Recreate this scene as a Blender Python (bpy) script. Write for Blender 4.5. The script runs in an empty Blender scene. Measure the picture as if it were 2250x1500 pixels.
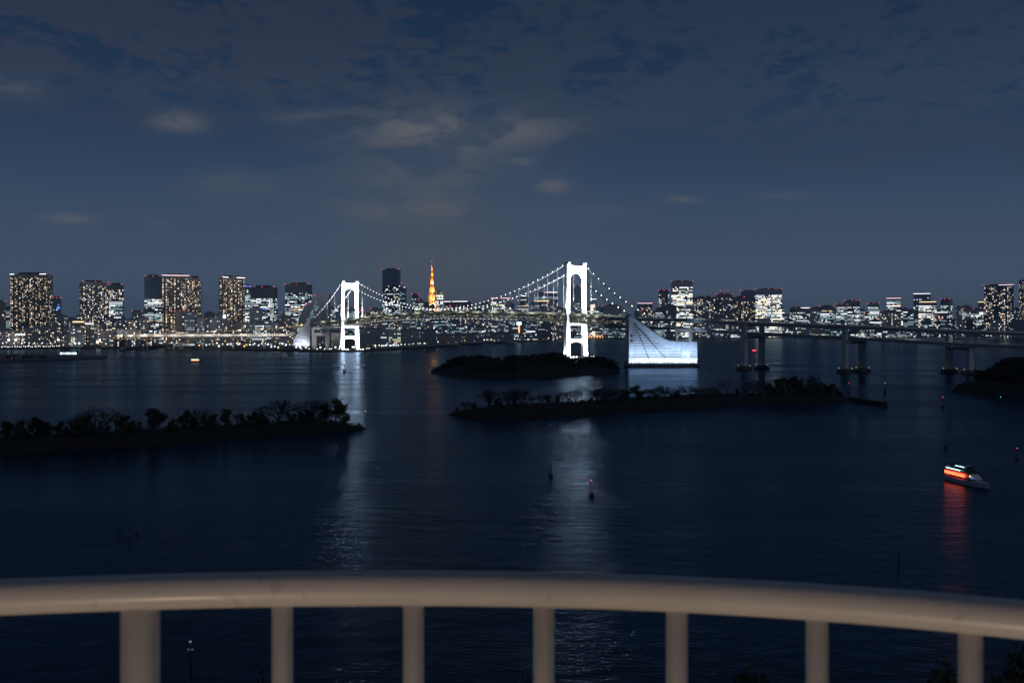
import bpy, math, random
from mathutils import Vector, Matrix
R = math.radians
C = bpy.context.scene.collection
sc = bpy.context.scene
F, CX, HY, EYE = 2186.0, 1125.0, 724.0, 40.0      # lens in photo pixels, centre column, horizon row, eye height

# ------------------------------------------------------------------ camera, sky, fill sun, exposure
cam_d = bpy.data.cameras.new('camera'); cam = bpy.data.objects.new('camera', cam_d); C.objects.link(cam)
cam.location = (0, 0, EYE); cam.rotation_euler = (R(90), 0, 0)
cam_d.sensor_width = 36.0; cam_d.lens = 36.0 * F / 2250.0
cam_d.shift_y = -(750.0 - HY) / 2250.0
cam_d.clip_start = 0.05; cam_d.clip_end = 90000
cam_d.dof.use_dof = True; cam_d.dof.focus_distance = 900; cam_d.dof.aperture_fstop = 8.0
sc.camera = cam
sc.view_settings.view_transform = 'Standard'; sc.view_settings.look = 'None'
sc.view_settings.exposure = 0; sc.view_settings.gamma = 1; sc.view_settings.use_curve_mapping = False
sc.render.engine = 'CYCLES'
sc.cycles.use_denoising = True
sc.cycles.max_bounces = 5; sc.cycles.diffuse_bounces = 2; sc.cycles.glossy_bounces = 3
sc.cycles.sample_clamp_indirect = 8.0; sc.cycles.sample_clamp_direct = 0
sc.cycles.use_light_tree = True

W = bpy.data.worlds.new('World'); sc.world = W; W.use_nodes = True
nt = W.node_tree; nt.nodes.clear()
def N(t, **k):
    n = nt.nodes.new(t)
    for a, b in k.items(): setattr(n, a, b)
    return n
def L(a, b): nt.links.new(a, b)
def M(op, a, b=None, c=None, clamp=False):
    n = N('ShaderNodeMath', operation=op); n.use_clamp = clamp
    for i, v in enumerate((a, b, c)):
        if v is None: continue
        if isinstance(v, (int, float)): n.inputs[i].default_value = v
        else: L(v, n.inputs[i])
    return n.outputs[0]
def mixc(f, a, b, bt='MIX'):
    n = N('ShaderNodeMix', data_type='RGBA', blend_type=bt)
    if isinstance(f, (int, float)): n.inputs[0].default_value = f
    else: L(f, n.inputs[0])
    for i, v in ((6, a), (7, b)):
        if isinstance(v, tuple): n.inputs[i].default_value = (*v, 1)
        else: L(v, n.inputs[i])
    return n.outputs[2]
def smooth(v, a, b):
    n = N('ShaderNodeMapRange', interpolation_type='SMOOTHSTEP')
    L(v, n.inputs[0]); n.inputs[1].default_value = a; n.inputs[2].default_value = b
    return n.outputs[0]
tc = N('ShaderNodeTexCoord'); sep = N('ShaderNodeSeparateXYZ'); L(tc.outputs['Generated'], sep.inputs[0])
X_, Y_, Z_ = sep.outputs
Zc = M('MAXIMUM', Z_, 0.0)
az = M('ARCTAN2', X_, Y_)
ramp = N('ShaderNodeValToRGB'); L(Zc, ramp.inputs[0])
el = ramp.color_ramp.elements
stops = [(0.0, (.068, .100, .160)), (.05, (.060, .092, .151)), (.10, (.047, .078, .133)), (.2, (.0215, .0460, .096)), (.25, (.0140, .0345, .078)), (.31, (.0100, .0275, .065)), (1, (.006, .016, .042))]
el[0].position, el[0].color = stops[0][0], (*stops[0][1], 1)
el[1].position, el[1].color = stops[-1][0], (*stops[-1][1], 1)
for p, c in stops[1:-1]:
    e = el.new(p); e.color = (*c, 1)
base = ramp.outputs[0]
# thin cellular high cloud deck, projected on a level layer
inv = M('DIVIDE', 1.0, M('ADD', Zc, 0.10))
cmb = N('ShaderNodeCombineXYZ'); L(M('MULTIPLY', X_, inv), cmb.inputs[0]); L(M('MULTIPLY', Y_, M('MULTIPLY', inv, .80)), cmb.inputs[1])
def noise(scale, det, rough, dist=0.0, w=0.0):
    n = N('ShaderNodeTexNoise', noise_dimensions='4D'); L(cmb.outputs[0], n.inputs['Vector'])
    n.inputs['W'].default_value = w
    n.inputs['Scale'].default_value = scale; n.inputs['Detail'].default_value = det; n.inputs['Roughness'].default_value = rough; n.inputs['Distortion'].default_value = dist
    return n.outputs[0]
n1 = noise(14, 5, .58, .6, 1.3); n2 = noise(3.0, 3, .5, .2, 4.0); n3 = noise(30, 3, .6, .3, 7.7)
cells = M('ADD', M('ADD', M('MULTIPLY', n1, .62), M('MULTIPLY', n2, .62)), M('MULTIPLY', n3, .20))
cov = smooth(cells, .60, .745)
edge = M('ADD', Zc, M('MULTIPLY', M('SUBTRACT', n2, .5), .10))
high = smooth(M('ADD', edge, M('MULTIPLY', smooth(az, -.05, .35), .035)), .165, .235)
warmside = smooth(az, .30, -.45)
ccol = mixc(warmside, mixc(smooth(Zc, .20, .31), (.0315, .0530, .0920), (.0215, .0375, .0700)), mixc(smooth(Zc, .20, .31), (.0350, .0500, .0860), (.0275, .0360, .0645)))
sky1 = mixc(M('MULTIPLY', M('MULTIPLY', cov, high), .92), base, ccol)
# a few low clouds lit by the city
def blob(u, v, su, sv):
    a = M('DIVIDE', M('SUBTRACT', az, u), su); b = M('DIVIDE', M('SUBTRACT', Z_, v), sv)
    return M('POWER', 2.718, M('MULTIPLY', M('ADD', M('MULTIPLY', a, a), M('MULTIPLY', b, b)), -1.0))
def uv(px, py):
    d = Vector(((px - CX), F, (HY - py))).normalized()
    return math.atan2(d.x, d.y), d.z
cm2 = N('ShaderNodeCombineXYZ'); L(M('MULTIPLY', az, 9.0), cm2.inputs[0]); L(M('MULTIPLY', Z_, 26.0), cm2.inputs[1])
nl = N('ShaderNodeTexNoise'); L(cm2.outputs[0], nl.inputs['Vector']); nl.inputs['Scale'].default_value = 1.6; nl.inputs['Detail'].default_value = 6; nl.inputs['Roughness'].default_value = .58; nl.inputs['Distortion'].default_value = .4
lown = smooth(nl.outputs[0], .40, .60)
tot = None
for (px, py, wx, wy, k) in [(960, 290, 200, 50, .62), (1150, 285, 110, 30, .25), (392, 270, 52, 22, .5), (520, 412, 75, 22, .62), (820, 462, 75, 24, .5), (950, 470, 52, 24, .75),
                            (155, 480, 45, 10, .42), (1215, 408, 34, 16, .45), (1145, 357, 30, 10, .32), (930, 400, 190, 60, .28), (350, 490, 20, 7, .28), (1500, 438, 36, 9, .4), (1310, 465, 80, 14, .28), (610, 525, 40, 8, .22), (1720, 432, 60, 8, .2), (20, 190, 50, 22, .3), (650, 255, 60, 15, .25)]:
    u, v = uv(px, py)
    b = M('MULTIPLY', blob(u, v, wx / F, wy / F), k*1.35)
    tot = b if tot is None else M('ADD', tot, b)
lowm = M('MULTIPLY', tot, M('ADD', M('MULTIPLY', lown, .85), .28), clamp=True)
sky2 = mixc(lowm, sky1, (.108, .118, .138))
# warm city glow over the tall lattice tower and a cool glow along the horizon
u, v = uv(950, 600)
sky3 = mixc(M('MULTIPLY', blob(u, v, .085, .075), .55), sky2, (.082, .090, .106))
nish = N('ShaderNodeTexSky', sky_type='NISHITA'); nish.sun_disc = False; nish.sun_elevation = R(-8); nish.sun_rotation = R(200)
add = mixc(.02, sky3, nish.outputs[0], 'ADD')
bg = N('ShaderNodeBackground'); L(add, bg.inputs[0]); bg.inputs[1].default_value = 1.0
wo = N('ShaderNodeOutputWorld'); L(bg.outputs[0], wo.inputs[0])
fill_sun_d = bpy.data.lights.new('fill_sun', 'SUN'); fill_sun_d.energy = 0.18; fill_sun_d.angle = R(6); fill_sun_d.color = (.75, .85, 1)  # unseen soft sun added as general fill for facades and piers
fill_sun_ob = bpy.data.objects.new('fill_sun', fill_sun_d); C.objects.link(fill_sun_ob); fill_sun_ob.rotation_euler = (R(48), 0, R(28))

# ------------------------------------------------------------------ helpers
def at(px, py, D): return Vector(((px - CX) / F * D, D, EYE - (py - HY) / F * D))
def gx(px, D): return (px - CX) / F * D
def dz(py, z=0.0): return F * (EYE - z) / (py - HY)          # distance at which level z shows on row py

class MB:
    """collects boxes, bars and tubes into one mesh"""
    def __init__(s): s.v = []; s.f = []; s.m = []
    def quad(s, a, b, c, d, m=0):
        i = len(s.v); s.v += [tuple(a), tuple(b), tuple(c), tuple(d)]; s.f.append((i, i+1, i+2, i+3)); s.m.append(m)
    def poly(s, pts, m=0):
        i = len(s.v); s.v += [tuple(p) for p in pts]; s.f.append(tuple(range(i, i+len(pts)))); s.m.append(m)
    def hexa(s, p, m=0):                                     # 8 corners: bottom 4 ccw, top 4 ccw
        i = len(s.v); s.v += [tuple(q) for q in p]
        for f in ((3,2,1,0), (4,5,6,7), (0,1,5,4), (1,2,6,5), (2,3,7,6), (3,0,4,7)):
            s.f.append(tuple(i+k for k in f)); s.m.append(m)
    def box(s, x0, y0, z0, x1, y1, z1, m=0):
        s.hexa([(x0,y0,z0),(x1,y0,z0),(x1,y1,z0),(x0,y1,z0),(x0,y0,z1),(x1,y0,z1),(x1,y1,z1),(x0,y1,z1)], m)
    def obox(s, c, u, w, hu, hw, z0, z1, m=0):               # oriented box: centre c (xy), axes u, w
        c = Vector(c[:2]); u = Vector(u[:2]); w = Vector(w[:2])
        q = [c - u*hu - w*hw, c + u*hu - w*hw, c + u*hu + w*hw, c - u*hu + w*hw]
        if u.cross(w) < 0: q.reverse()
        s.hexa([(*k, z0) for k in q] + [(*k, z1) for k in q], m)
    def tube(s, p0, p1, r0, r1=None, n=6, cap=True, m=0):
        p0 = Vector(p0); p1 = Vector(p1); r1 = r0 if r1 is None else r1
        d = (p1 - p0)
        if d.length < 1e-6: return
        d.normalize(); a = d.orthogonal().normalized(); b = d.cross(a)
        i = len(s.v)
        for p, r in ((p0, r0), (p1, r1)):
            for k in range(n):
                t = 2*math.pi*k/n; s.v.append(tuple(p + a*(r*math.cos(t)) + b*(r*math.sin(t))))
        for k in range(n):
            j = (k+1) % n; s.f.append((i+k, i+j, i+n+j, i+n+k)); s.m.append(m)
        if cap:
            s.f.append(tuple(i+n-1-k for k in range(n))); s.f.append(tuple(i+n+k for k in range(n))); s.m += [m, m]
    def path(s, pts, r, n=8, m=0):                           # swept round tube
        pts = [Vector(p) for p in pts]; i0 = len(s.v); up = Vector((0, 0, 1))
        for k, p in enumerate(pts):
            d = (pts[min(k+1, len(pts)-1)] - pts[max(k-1, 0)]).normalized()
            a = d.cross(up).normalized(); b = a.cross(d)
            for q in range(n):
                t = 2*math.pi*q/n; s.v.append(tuple(p + a*(r*math.cos(t)) + b*(r*math.sin(t))))
        for k in range(len(pts)-1):
            for q in range(n):
                j = (q+1) % n; s.f.append((i0+k*n+q, i0+(k+1)*n+q, i0+(k+1)*n+j, i0+k*n+j)); s.m.append(m)
    def lathe(s, prof, c=(0,0,0), n=10, m=0):                # prof: (radius, z)
        i0 = len(s.v)
        for r, z in prof:
            for q in range(n):
                t = 2*math.pi*q/n; s.v.append((c[0]+r*math.cos(t), c[1]+r*math.sin(t), c[2]+z))
        for k in range(len(prof)-1):
            for q in range(n):
                j = (q+1) % n; s.f.append((i0+k*n+q, i0+k*n+j, i0+(k+1)*n+j, i0+(k+1)*n+q)); s.m.append(m)
        s.f.append(tuple(i0+n-1-q for q in range(n))); s.f.append(tuple(i0+(len(prof)-1)*n+q for q in range(n))); s.m += [m, m]
    def ball(s, c, r, m=0, nu=8, nv=5):
        s.lathe([(max(r*math.sin(math.pi*k/nv), r*.02), -r*math.cos(math.pi*k/nv)) for k in range(nv+1)], c, nu, m)
    def mesh(s, name, mats):
        me = bpy.data.meshes.new(name); me.from_pydata(s.v, [], s.f)
        for m in (mats if isinstance(mats, (list, tuple)) else [mats]): me.materials.append(m)
        if any(s.m): me.polygons.foreach_set('material_index', s.m)
        me.update(); return me
    def shift(s, o):
        o = Vector(o); s.v = [(a-o.x, b-o.y, c-o.z) for a, b, c in s.v]
    def build(s, name, mats, parent=None, smooth=False, kind=None, label=None):
        if parent is not None and parent.get('_abs'): s.shift(parent['_abs'])
        ob = bpy.data.objects.new(name, s.mesh(name, mats)); C.objects.link(ob)
        if parent is not None: ob.parent = parent
        if smooth: ob.data.polygons.foreach_set('use_smooth', [True]*len(ob.data.polygons))
        if kind: ob['kind'] = kind
        if label: ob['label'] = label
        return ob
def tag(o, label=None, cat=None, group=None, kind=None):
    if label: o['label'] = label
    if cat: o['category'] = cat
    if group: o['group'] = group
    if kind: o['kind'] = kind
    return o
def thing(name, label, cat, loc=(0,0,0), rz=0.0, group=None, absolute=False):
    """an Empty at the thing's base; absolute=True lets its parts be written in world coordinates"""
    o = bpy.data.objects.new(name, None); C.objects.link(o); o.location = loc; o.rotation_euler = (0, 0, rz); o.empty_display_size = 1
    tag(o, label, cat, group)
    if absolute: o['_abs'] = list(loc)
    return o
def part_copy(ob, parent, loc=None):
    c = ob.copy(); C.objects.link(c); c.parent = parent
    if loc is not None: c.location = loc
    return c
def copy_tree(o, parent=None):
    c = o.copy(); C.objects.link(c)
    if parent is not None: c.parent = parent
    for ch in list(o.children): copy_tree(ch, c)
    return c
def inst(name, me, parent=None, loc=(0,0,0), rz=0, s=1):
    o = bpy.data.objects.new(name, me); C.objects.link(o); o.location = loc; o.rotation_euler = (0,0,rz); o.scale = (s, s, s)
    if parent is not None: o.parent = parent
    return o
def lamp(name, typ, loc, energy, color, parent=None, target=None, size=.5, spot=60, blend=.6):
    d = bpy.data.lights.new(name, typ); d.energy = energy; d.color = color
    if typ == 'SPOT': d.spot_size = R(spot); d.spot_blend = blend; d.shadow_soft_size = size
    elif typ == 'POINT': d.shadow_soft_size = size
    o = bpy.data.objects.new(name, d); C.objects.link(o)
    loc = Vector(loc)
    if parent is not None:
        o.parent = parent
        if parent.get('_abs'): o.location = loc - Vector(parent['_abs'])
        else: o.location = loc
    else: o.location = loc
    if target is not None: o.rotation_euler = (Vector(target) - loc).to_track_quat('-Z', 'Y').to_euler()
    return o

# ------------------------------------------------------------------ materials
def mat(name, col, rough=.8, var=.25, scale=.2, metal=0.0, bump=0.0, bscale=3.0, spec=.3):
    m = bpy.data.materials.new(name); m.use_nodes = True; t = m.node_tree; b = t.nodes['Principled BSDF']
    b.inputs['Roughness'].default_value = rough; b.inputs['Metallic'].default_value = metal; b.inputs['Specular IOR Level'].default_value = spec
    co = t.nodes.new('ShaderNodeTexCoord')
    n = t.nodes.new('ShaderNodeTexNoise'); n.inputs['Scale'].default_value = scale; n.inputs['Detail'].default_value = 5; t.links.new(co.outputs['Object'], n.inputs['Vector'])
    r = t.nodes.new('ShaderNodeValToRGB'); r.color_ramp.elements[0].position = .3; r.color_ramp.elements[1].position = .7
    r.color_ramp.elements[0].color = (*[c*(1-var) for c in col], 1); r.color_ramp.elements[1].color = (*[min(1, c*(1+var)) for c in col], 1)
    t.links.new(n.outputs[0], r.inputs[0]); t.links.new(r.outputs[0], b.inputs['Base Color'])
    if bump:
        n2 = t.nodes.new('ShaderNodeTexNoise'); n2.inputs['Scale'].default_value = bscale; n2.inputs['Detail'].default_value = 6; t.links.new(co.outputs['Object'], n2.inputs['Vector'])
        bm = t.nodes.new('ShaderNodeBump'); bm.inputs['Strength'].default_value = bump; t.links.new(n2.outputs[0], bm.inputs['Height']); t.links.new(bm.outputs[0], b.inputs['Normal'])
    return m
def glow(name, col, k, sample=False):
    m = bpy.data.materials.new(name); m.use_nodes = True; t = m.node_tree; t.nodes.clear()
    e = t.nodes.new('ShaderNodeEmission'); e.inputs[0].default_value = (*col, 1); e.inputs[1].default_value = k
    o = t.nodes.new('ShaderNodeOutputMaterial'); t.links.new(e.outputs[0], o.inputs[0])
    if not sample: m.cycles.emission_sampling = 'NONE'
    return m
MT = {
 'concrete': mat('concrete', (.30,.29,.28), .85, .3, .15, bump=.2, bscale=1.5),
 'pale_concrete': mat('pale_concrete', (.46,.46,.47), .8, .18, .12),
 'dark_concrete': mat('dark_concrete', (.12,.12,.13), .9, .3, .2),
 'white_steel': mat('white_steel', (.74,.75,.77), .5, .08, .1),
 'cable': mat('cable_steel', (.42,.42,.44), .5, .1, .3),
 'grey_steel': mat('grey_steel', (.32,.33,.31), .55, .2, .3),
 'olive_steel': mat('olive_steel', (.36,.36,.27), .6, .2, .3),
 'pale_rail': mat('pale_guard_rail', (.58,.59,.50), .6, .1, .3),
 'asphalt': mat('asphalt', (.05,.05,.052), .9, .25, .3),
 'ground': mat('city_ground', (.06,.06,.06), .95, .4, .02),
 'soil': mat('soil', (.011,.012,.012), .95, .5, .3, bump=.6, bscale=1.2),
 'rock': mat('rock', (.026,.026,.026), .95, .5, .6, bump=.9, bscale=1.2),
 'bark': mat('bark', (.034,.031,.028), .95, .3, 1.0),
 'leaf': mat('leaf', (.024,.034,.022), .85, .4, .4),
 'leaf2': mat('dry_leaf', (.06,.058,.035), .85, .4, .4),
 'fac_grey': mat('facade_grey', (.42,.43,.46), .8, .2, .05),
 'fac_brown': mat('facade_brown', (.40,.37,.36), .8, .2, .05),
 'fac_pale': mat('facade_pale', (.46,.47,.50), .8, .15, .05),
 'fac_dark': mat('facade_dark', (.22,.25,.30), .5, .2, .05),
 'fac_blue': mat('facade_blue_glass', (.19,.26,.34), .25, .2, .05, spec=.6),
 'shed_grey': mat('warehouse_grey', (.22,.25,.30), .8, .12, .04),
 'shed_tan': mat('warehouse_tan', (.28,.25,.24), .8, .12, .04),
 'glass': mat('dark_glass', (.02,.026,.034), .15, .3, .3, spec=.5),
 'roof': mat('roof_grey', (.12,.12,.125), .9, .3, .1),
 'hull_white': mat('hull_white', (.62,.62,.60), .4, .1, .4),
 'hull_dark': mat('hull_dark', (.05,.05,.055), .6, .3, .4),
 'buoy_red': mat('buoy_red', (.22,.035,.03), .6, .2, 1.0),
 'buoy_dark': mat('buoy_dark', (.03,.035,.034), .6, .2, 1.0),
 'orange_steel': mat('orange_steel', (.72,.28,.10), .6, .1, .1),
 'bird': mat('feathers', (.05,.045,.04), .9, .3, 6),
 'rail': mat('rail_paint', (.66,.63,.58), .42, .07, 6.0, bump=.06, bscale=60, spec=.5),
 'tile': mat('balcony_tile', (.34,.31,.28), .7, .15, 2.0),
 'plaster': mat('hotel_plaster', (.55,.52,.48), .85, .06, 2.0),
}
def rail_paint():
    m = MT['rail']; t = m.node_tree; b = t.nodes['Principled BSDF']; b.inputs['Roughness'].default_value = .38; b.inputs['Coat Weight'].default_value = .12; b.inputs['Coat Roughness'].default_value = .12
    src = b.inputs['Base Color'].links[0].from_socket; co = t.nodes.new('ShaderNodeTexCoord')
    n = t.nodes.new('ShaderNodeTexNoise'); n.inputs['Scale'].default_value = 55; n.inputs['Detail'].default_value = 3; t.links.new(co.outputs['Object'], n.inputs['Vector'])
    n2 = t.nodes.new('ShaderNodeTexNoise'); n2.inputs['Scale'].default_value = 4; n2.inputs['Detail'].default_value = 4; t.links.new(co.outputs['Object'], n2.inputs['Vector'])
    a = t.nodes.new('ShaderNodeMath'); a.operation = 'MULTIPLY'; t.links.new(n.outputs[0], a.inputs[0]); t.links.new(n2.outputs[0], a.inputs[1])
    r_ = t.nodes.new('ShaderNodeMapRange'); t.links.new(a.outputs[0], r_.inputs[0]); r_.inputs[1].default_value = .355; r_.inputs[2].default_value = .40; r_.inputs[4].default_value = .22
    x = t.nodes.new('ShaderNodeMix'); x.data_type = 'RGBA'; t.links.new(r_.outputs[0], x.inputs[0]); t.links.new(src, x.inputs[6]); x.inputs[7].default_value = (.20, .12, .07, 1)
    t.links.new(x.outputs[2], b.inputs['Base Color'])
rail_paint()
# lit windows and lamps
WM = {'w1': glow('window_warm_dim', (1,.66,.38), .40), 'w2': glow('window_warm', (1,.74,.46), .95), 'w3': glow('window_warm_bright', (1,.86,.66), 2.3),
      'n1': glow('window_white_dim', (.82,.92,1), .45), 'n2': glow('window_white', (.86,.95,1), 1.0), 'n3': glow('window_white_bright', (.93,.98,1), 1.9),
      't1': glow('window_teal', (.42,.75,.85), .55), 'g1': glow('window_green_white', (.82,1,.80), .8), 'b1': glow('window_blue', (.10,.30,1), 1.2), 'r1': glow('sign_red', (1,.10,.06), 1.3), 'o1': glow('sign_orange', (1,.50,.16), 1.6)}
WK = list(WM); WMATS = [MT['glass']] + [WM[k] for k in WK]; WI = {k: i+1 for i, k in enumerate(WK)}
G = {'bulb': glow('bulb_white', (1,.98,.92), 5), 'lamp': glow('lamp_white', (.95,1,.95), 2.6), 'qbulb': glow('quay_bulb', (1,.97,.92), 2.6), 'warm': glow('lamp_warm', (1,.72,.36), 2.3), 'amber': glow('lamp_amber', (1,.55,.12), 3), 'red': glow('lamp_red', (1,.06,.10), 3.2),
     'green': glow('lamp_green', (.05,1,.55), 2.2), 'strip': glow('strip_white', (.95,.95,1), 2.2), 'pink': glow('strip_pink', (1,.72,.80), 1.7), 'flood': glow('flood_lens', (.92,.96,1), 10), 'yellow': glow('lamp_yellow', (1,.85,.25), 1.3),
     'cyan': glow('strip_cyan', (.55,.95,1), 3.0), 'orange': glow('strip_orange', (1,.42,.14), 2.2), 'redorange': glow('lit_cabin_red', (1,.06,.02), 8), 'blue': glow('lamp_blue', (.08,.2,1), 2), 'loud': glow('flood_yellow_white', (1,.85,.5), 5)}

# ------------------------------------------------------------------ ground and water
def water_mat():
    m = bpy.data.materials.new('night_water'); m.use_nodes = True; t = m.node_tree; t.nodes.clear()
    co = t.nodes.new('ShaderNodeTexCoord')
    def nz(sx, sy, det, rough, dist=0.0):
        mp = t.nodes.new('ShaderNodeMapping'); mp.inputs['Scale'].default_value = (sx, sy, 1); mp.inputs['Rotation'].default_value = (0, 0, R(14)); t.links.new(co.outputs['Object'], mp.inputs['Vector'])
        n = t.nodes.new('ShaderNodeTexNoise'); n.inputs['Scale'].default_value = 1; n.inputs['Detail'].default_value = det; n.inputs['Roughness'].default_value = rough; n.inputs['Distortion'].default_value = dist
        t.links.new(mp.outputs[0], n.inputs['Vector']); return n.outputs[0]
    a = nz(.80, 1.05, 4, .6, .3); c = nz(.20, .26, 3, .5); g = nz(.0045, .018, 4, .55, .6)
    def rng_(v, a0, a1, b0, b1):
        n = t.nodes.new('ShaderNodeMapRange'); t.links.new(v, n.inputs[0])
        for i, q in enumerate((a0, a1, b0, b1)): n.inputs[i+1].default_value = q
        return n.outputs[0]
    def mm(op, p, q):
        n = t.nodes.new('ShaderNodeMath'); n.operation = op
        for i, v in ((0, p), (1, q)):
            if isinstance(v, (int, float)): n.inputs[i].default_value = v
            else: t.links.new(v, n.inputs[i])
        return n.outputs[0]
    h = mm('MULTIPLY', mm('ADD', mm('MULTIPLY', a, .115), mm('MULTIPLY', c, .26)), mm('MULTIPLY', rng_(g, .33, .67, .35, 1.5), rng_(nz(.0016, .0085, 3, .5, 1.2), .38, .62, .6, 1.5)))
    bm = t.nodes.new('ShaderNodeBump'); bm.inputs['Strength'].default_value = 1; bm.inputs['Distance'].default_value = 1.0; t.links.new(h, bm.inputs['Height'])
    gl = t.nodes.new('ShaderNodeBsdfGlossy'); gl.inputs['Color'].default_value = (.47, .63, .82, 1); t.links.new(bm.outputs[0], gl.inputs['Normal'])
    t.links.new(rng_(g, .35, .65, .11, .23), gl.inputs['Roughness'])
    df = t.nodes.new('ShaderNodeBsdfDiffuse'); df.inputs['Color'].default_value = (.003, .016, .028, 1)
    fr = t.nodes.new('ShaderNodeFresnel'); fr.inputs['IOR'].default_value = 1.33; t.links.new(bm.outputs[0], fr.inputs['Normal'])
    fac = mm('DIVIDE', fr.outputs[0], mm('ADD', 1.0, mm('MULTIPLY', fr.outputs[0], 1.7)))
    mx = t.nodes.new('ShaderNodeMixShader'); t.links.new(fac, mx.inputs[0]); t.links.new(df.outputs[0], mx.inputs[1]); t.links.new(gl.outputs[0], mx.inputs[2])
    o = t.nodes.new('ShaderNodeOutputMaterial'); t.links.new(mx.outputs[0], o.inputs[0])
    return m
w = MB(); w.quad((-45000, -300, 0), (45000, -300, 0), (45000, 60000, 0), (-45000, 60000, 0))
tag(w.build('water', water_mat()), kind='structure')

def slab(name, pts, ztop, zbot, m, kind='structure'):
    b = MB(); n = len(pts)
    b.poly([(x, y, ztop) for x, y in pts])
    for k in range(n):
        p, q = pts[k], pts[(k+1) % n]
        b.quad((p[0], p[1], zbot), (q[0], q[1], zbot), (q[0], q[1], ztop), (p[0], p[1], ztop))
    o = b.build(name, m); o['kind'] = kind; return o
def shore(px, py): D = dz(py); return (gx(px, D), D)
LZ = 3.0
shore_l = [shore(*p) for p in [(-700, 772), (-200, 770), (0, 768), (180, 766), (262, 764), (330, 764), (430, 764), (434, 768), (640, 772), (700, 773.5), (800, 772), (850, 770), (930, 765), (1010, 758), (1120, 752), (1206, 748)]]
shore_r = [shore(*p) for p in [(1208, 744.5), (1260, 744.3), (1400, 744), (1550, 742.5), (1800, 742), (2250, 742), (2800, 742)]]
slab('city_ground', shore_l + shore_r + [(30000, 50000), (-30000, 50000), (-4500, 3000)], LZ, -2, MT['ground'])

# ------------------------------------------------------------------ the suspension bridge
PF, PN = Vector((-297.5, 1822)), Vector((85, 1325))
AX = (PN - PF).normalized(); TR = Vector((-AX.y, AX.x))      # along the span; across it (towards the right-far side)
br = thing('suspension_bridge', 'floodlit white suspension bridge with twin portal towers, lamp-strung cables and double deck', 'bridge', (PF.x, PF.y, 0), 0, absolute=True)

def catmull(pts, n=10):
    pts = [Vector(p) for p in pts]; out = []
    P = [2*pts[0]-pts[1]] + pts + [2*pts[-1]-pts[-2]]
    for i in range(1, len(P)-2):
        for k in range(n):
            t = k/n
            out.append(.5*((2*P[i]) + (P[i+1]-P[i-1])*t + (2*P[i-1]-5*P[i]+4*P[i+1]-P[i+2])*t*t + (3*P[i]-P[i-1]-3*P[i+1]+P[i+2])*t**3))
    out.append(pts[-1]); return out
def resample(pts, step):
    out = [pts[0]]; acc = 0.0
    for a, b in zip(pts, pts[1:]):
        d = (b-a).length; s = step-acc
        while s <= d:
            out.append(a + (b-a)*(s/d)); s += step
        acc = d-(s-step)
    return out
PA = PF - AX*122                                             # far side-span end
mid = (PF+PN)/2
# centre line with (x, y, z of road top)
span = catmull([(PA.x, PA.y, 53.2), (PF.x, PF.y, 57.2), ((PF*.75+PN*.25).x, (PF*.75+PN*.25).y, 64.5), (mid.x, mid.y, 67.0), ((PF*.25+PN*.75).x, (PF*.25+PN*.75).y, 64.8), (PN.x, PN.y, 60.0), (124, 1160, 54.0)], 14)
span = resample(span, 10.4)
def side(pts, k):
    d = (pts[min(k+1, len(pts)-1)] - pts[max(k-1, 0)]); d.z = 0; d.normalize()
    return Vector((-d.y, d.x, 0))
def ribbon(mb, pts, hw, ztop, zbot, m=0, off=0.0):
    """slab swept along a centre line, z relative to the line"""
    for k in range(len(pts)-1):
        s0, s1 = side(pts, k), side(pts, k+1); p, q = pts[k], pts[k+1]
        c = []
        for z in (zbot, ztop):
            zz = Vector((0, 0, z))
            c += [p+s0*(off-hw)+zz, q+s1*(off-hw)+zz, q+s1*(off+hw)+zz, p+s0*(off+hw)+zz]
        mb.hexa(c, m)
def zb(k):                                                   # depth of the truss along the span
    return 10.6
up = MB(); ribbon(up, span, 13.2, 0, -1.3); up.build('upper_deck', MT['pale_rail'], br)
for s in (-13, 13):
    par = MB(); ribbon(par, span, .22, 1.5, .004, 0, s); par.build('parapet', MT['pale_rail'], br)
lo = MB(); ribbon(lo, span, 12.6, -9.0, -10.6); lo.build('lower_deck', MT['pale_concrete'], br)
for s in (-1, 1):
    ch = MB(); ribbon(ch, span, .45, -1.304, -2.4, 0, s*12.4); ch.build('truss_chord', MT['olive_steel'], br)
    ch = MB(); ribbon(ch, span, .45, -8.2, -8.996, 0, s*12.0); ch.build('truss_chord', MT['olive_steel'], br)
for sgn in (-1, 1):
    far = MB()
    for k in range(len(span)-1):
        a, b = span[k]+side(span, k)*(12.2*sgn), span[k+1]+side(span, k+1)*(12.2*sgn)
        t, u_ = (a, b) if k % 2 else (b, a)
        z0, z1 = Vector((0,0,-2.3)), Vector((0,0,-8.3))
        if sgn < 0:
            d = MB(); d.tube(t+z0, u_+z1, .52, n=4); d.build('truss_diagonal', MT['olive_steel'], br)
        else: far.tube(t+z0, u_+z1, .5, n=4)
        far.tube(a+z0, a+z1, .34, n=4)
    far.build('truss_members', MT['olive_steel'], br, kind='stuff')

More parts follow.
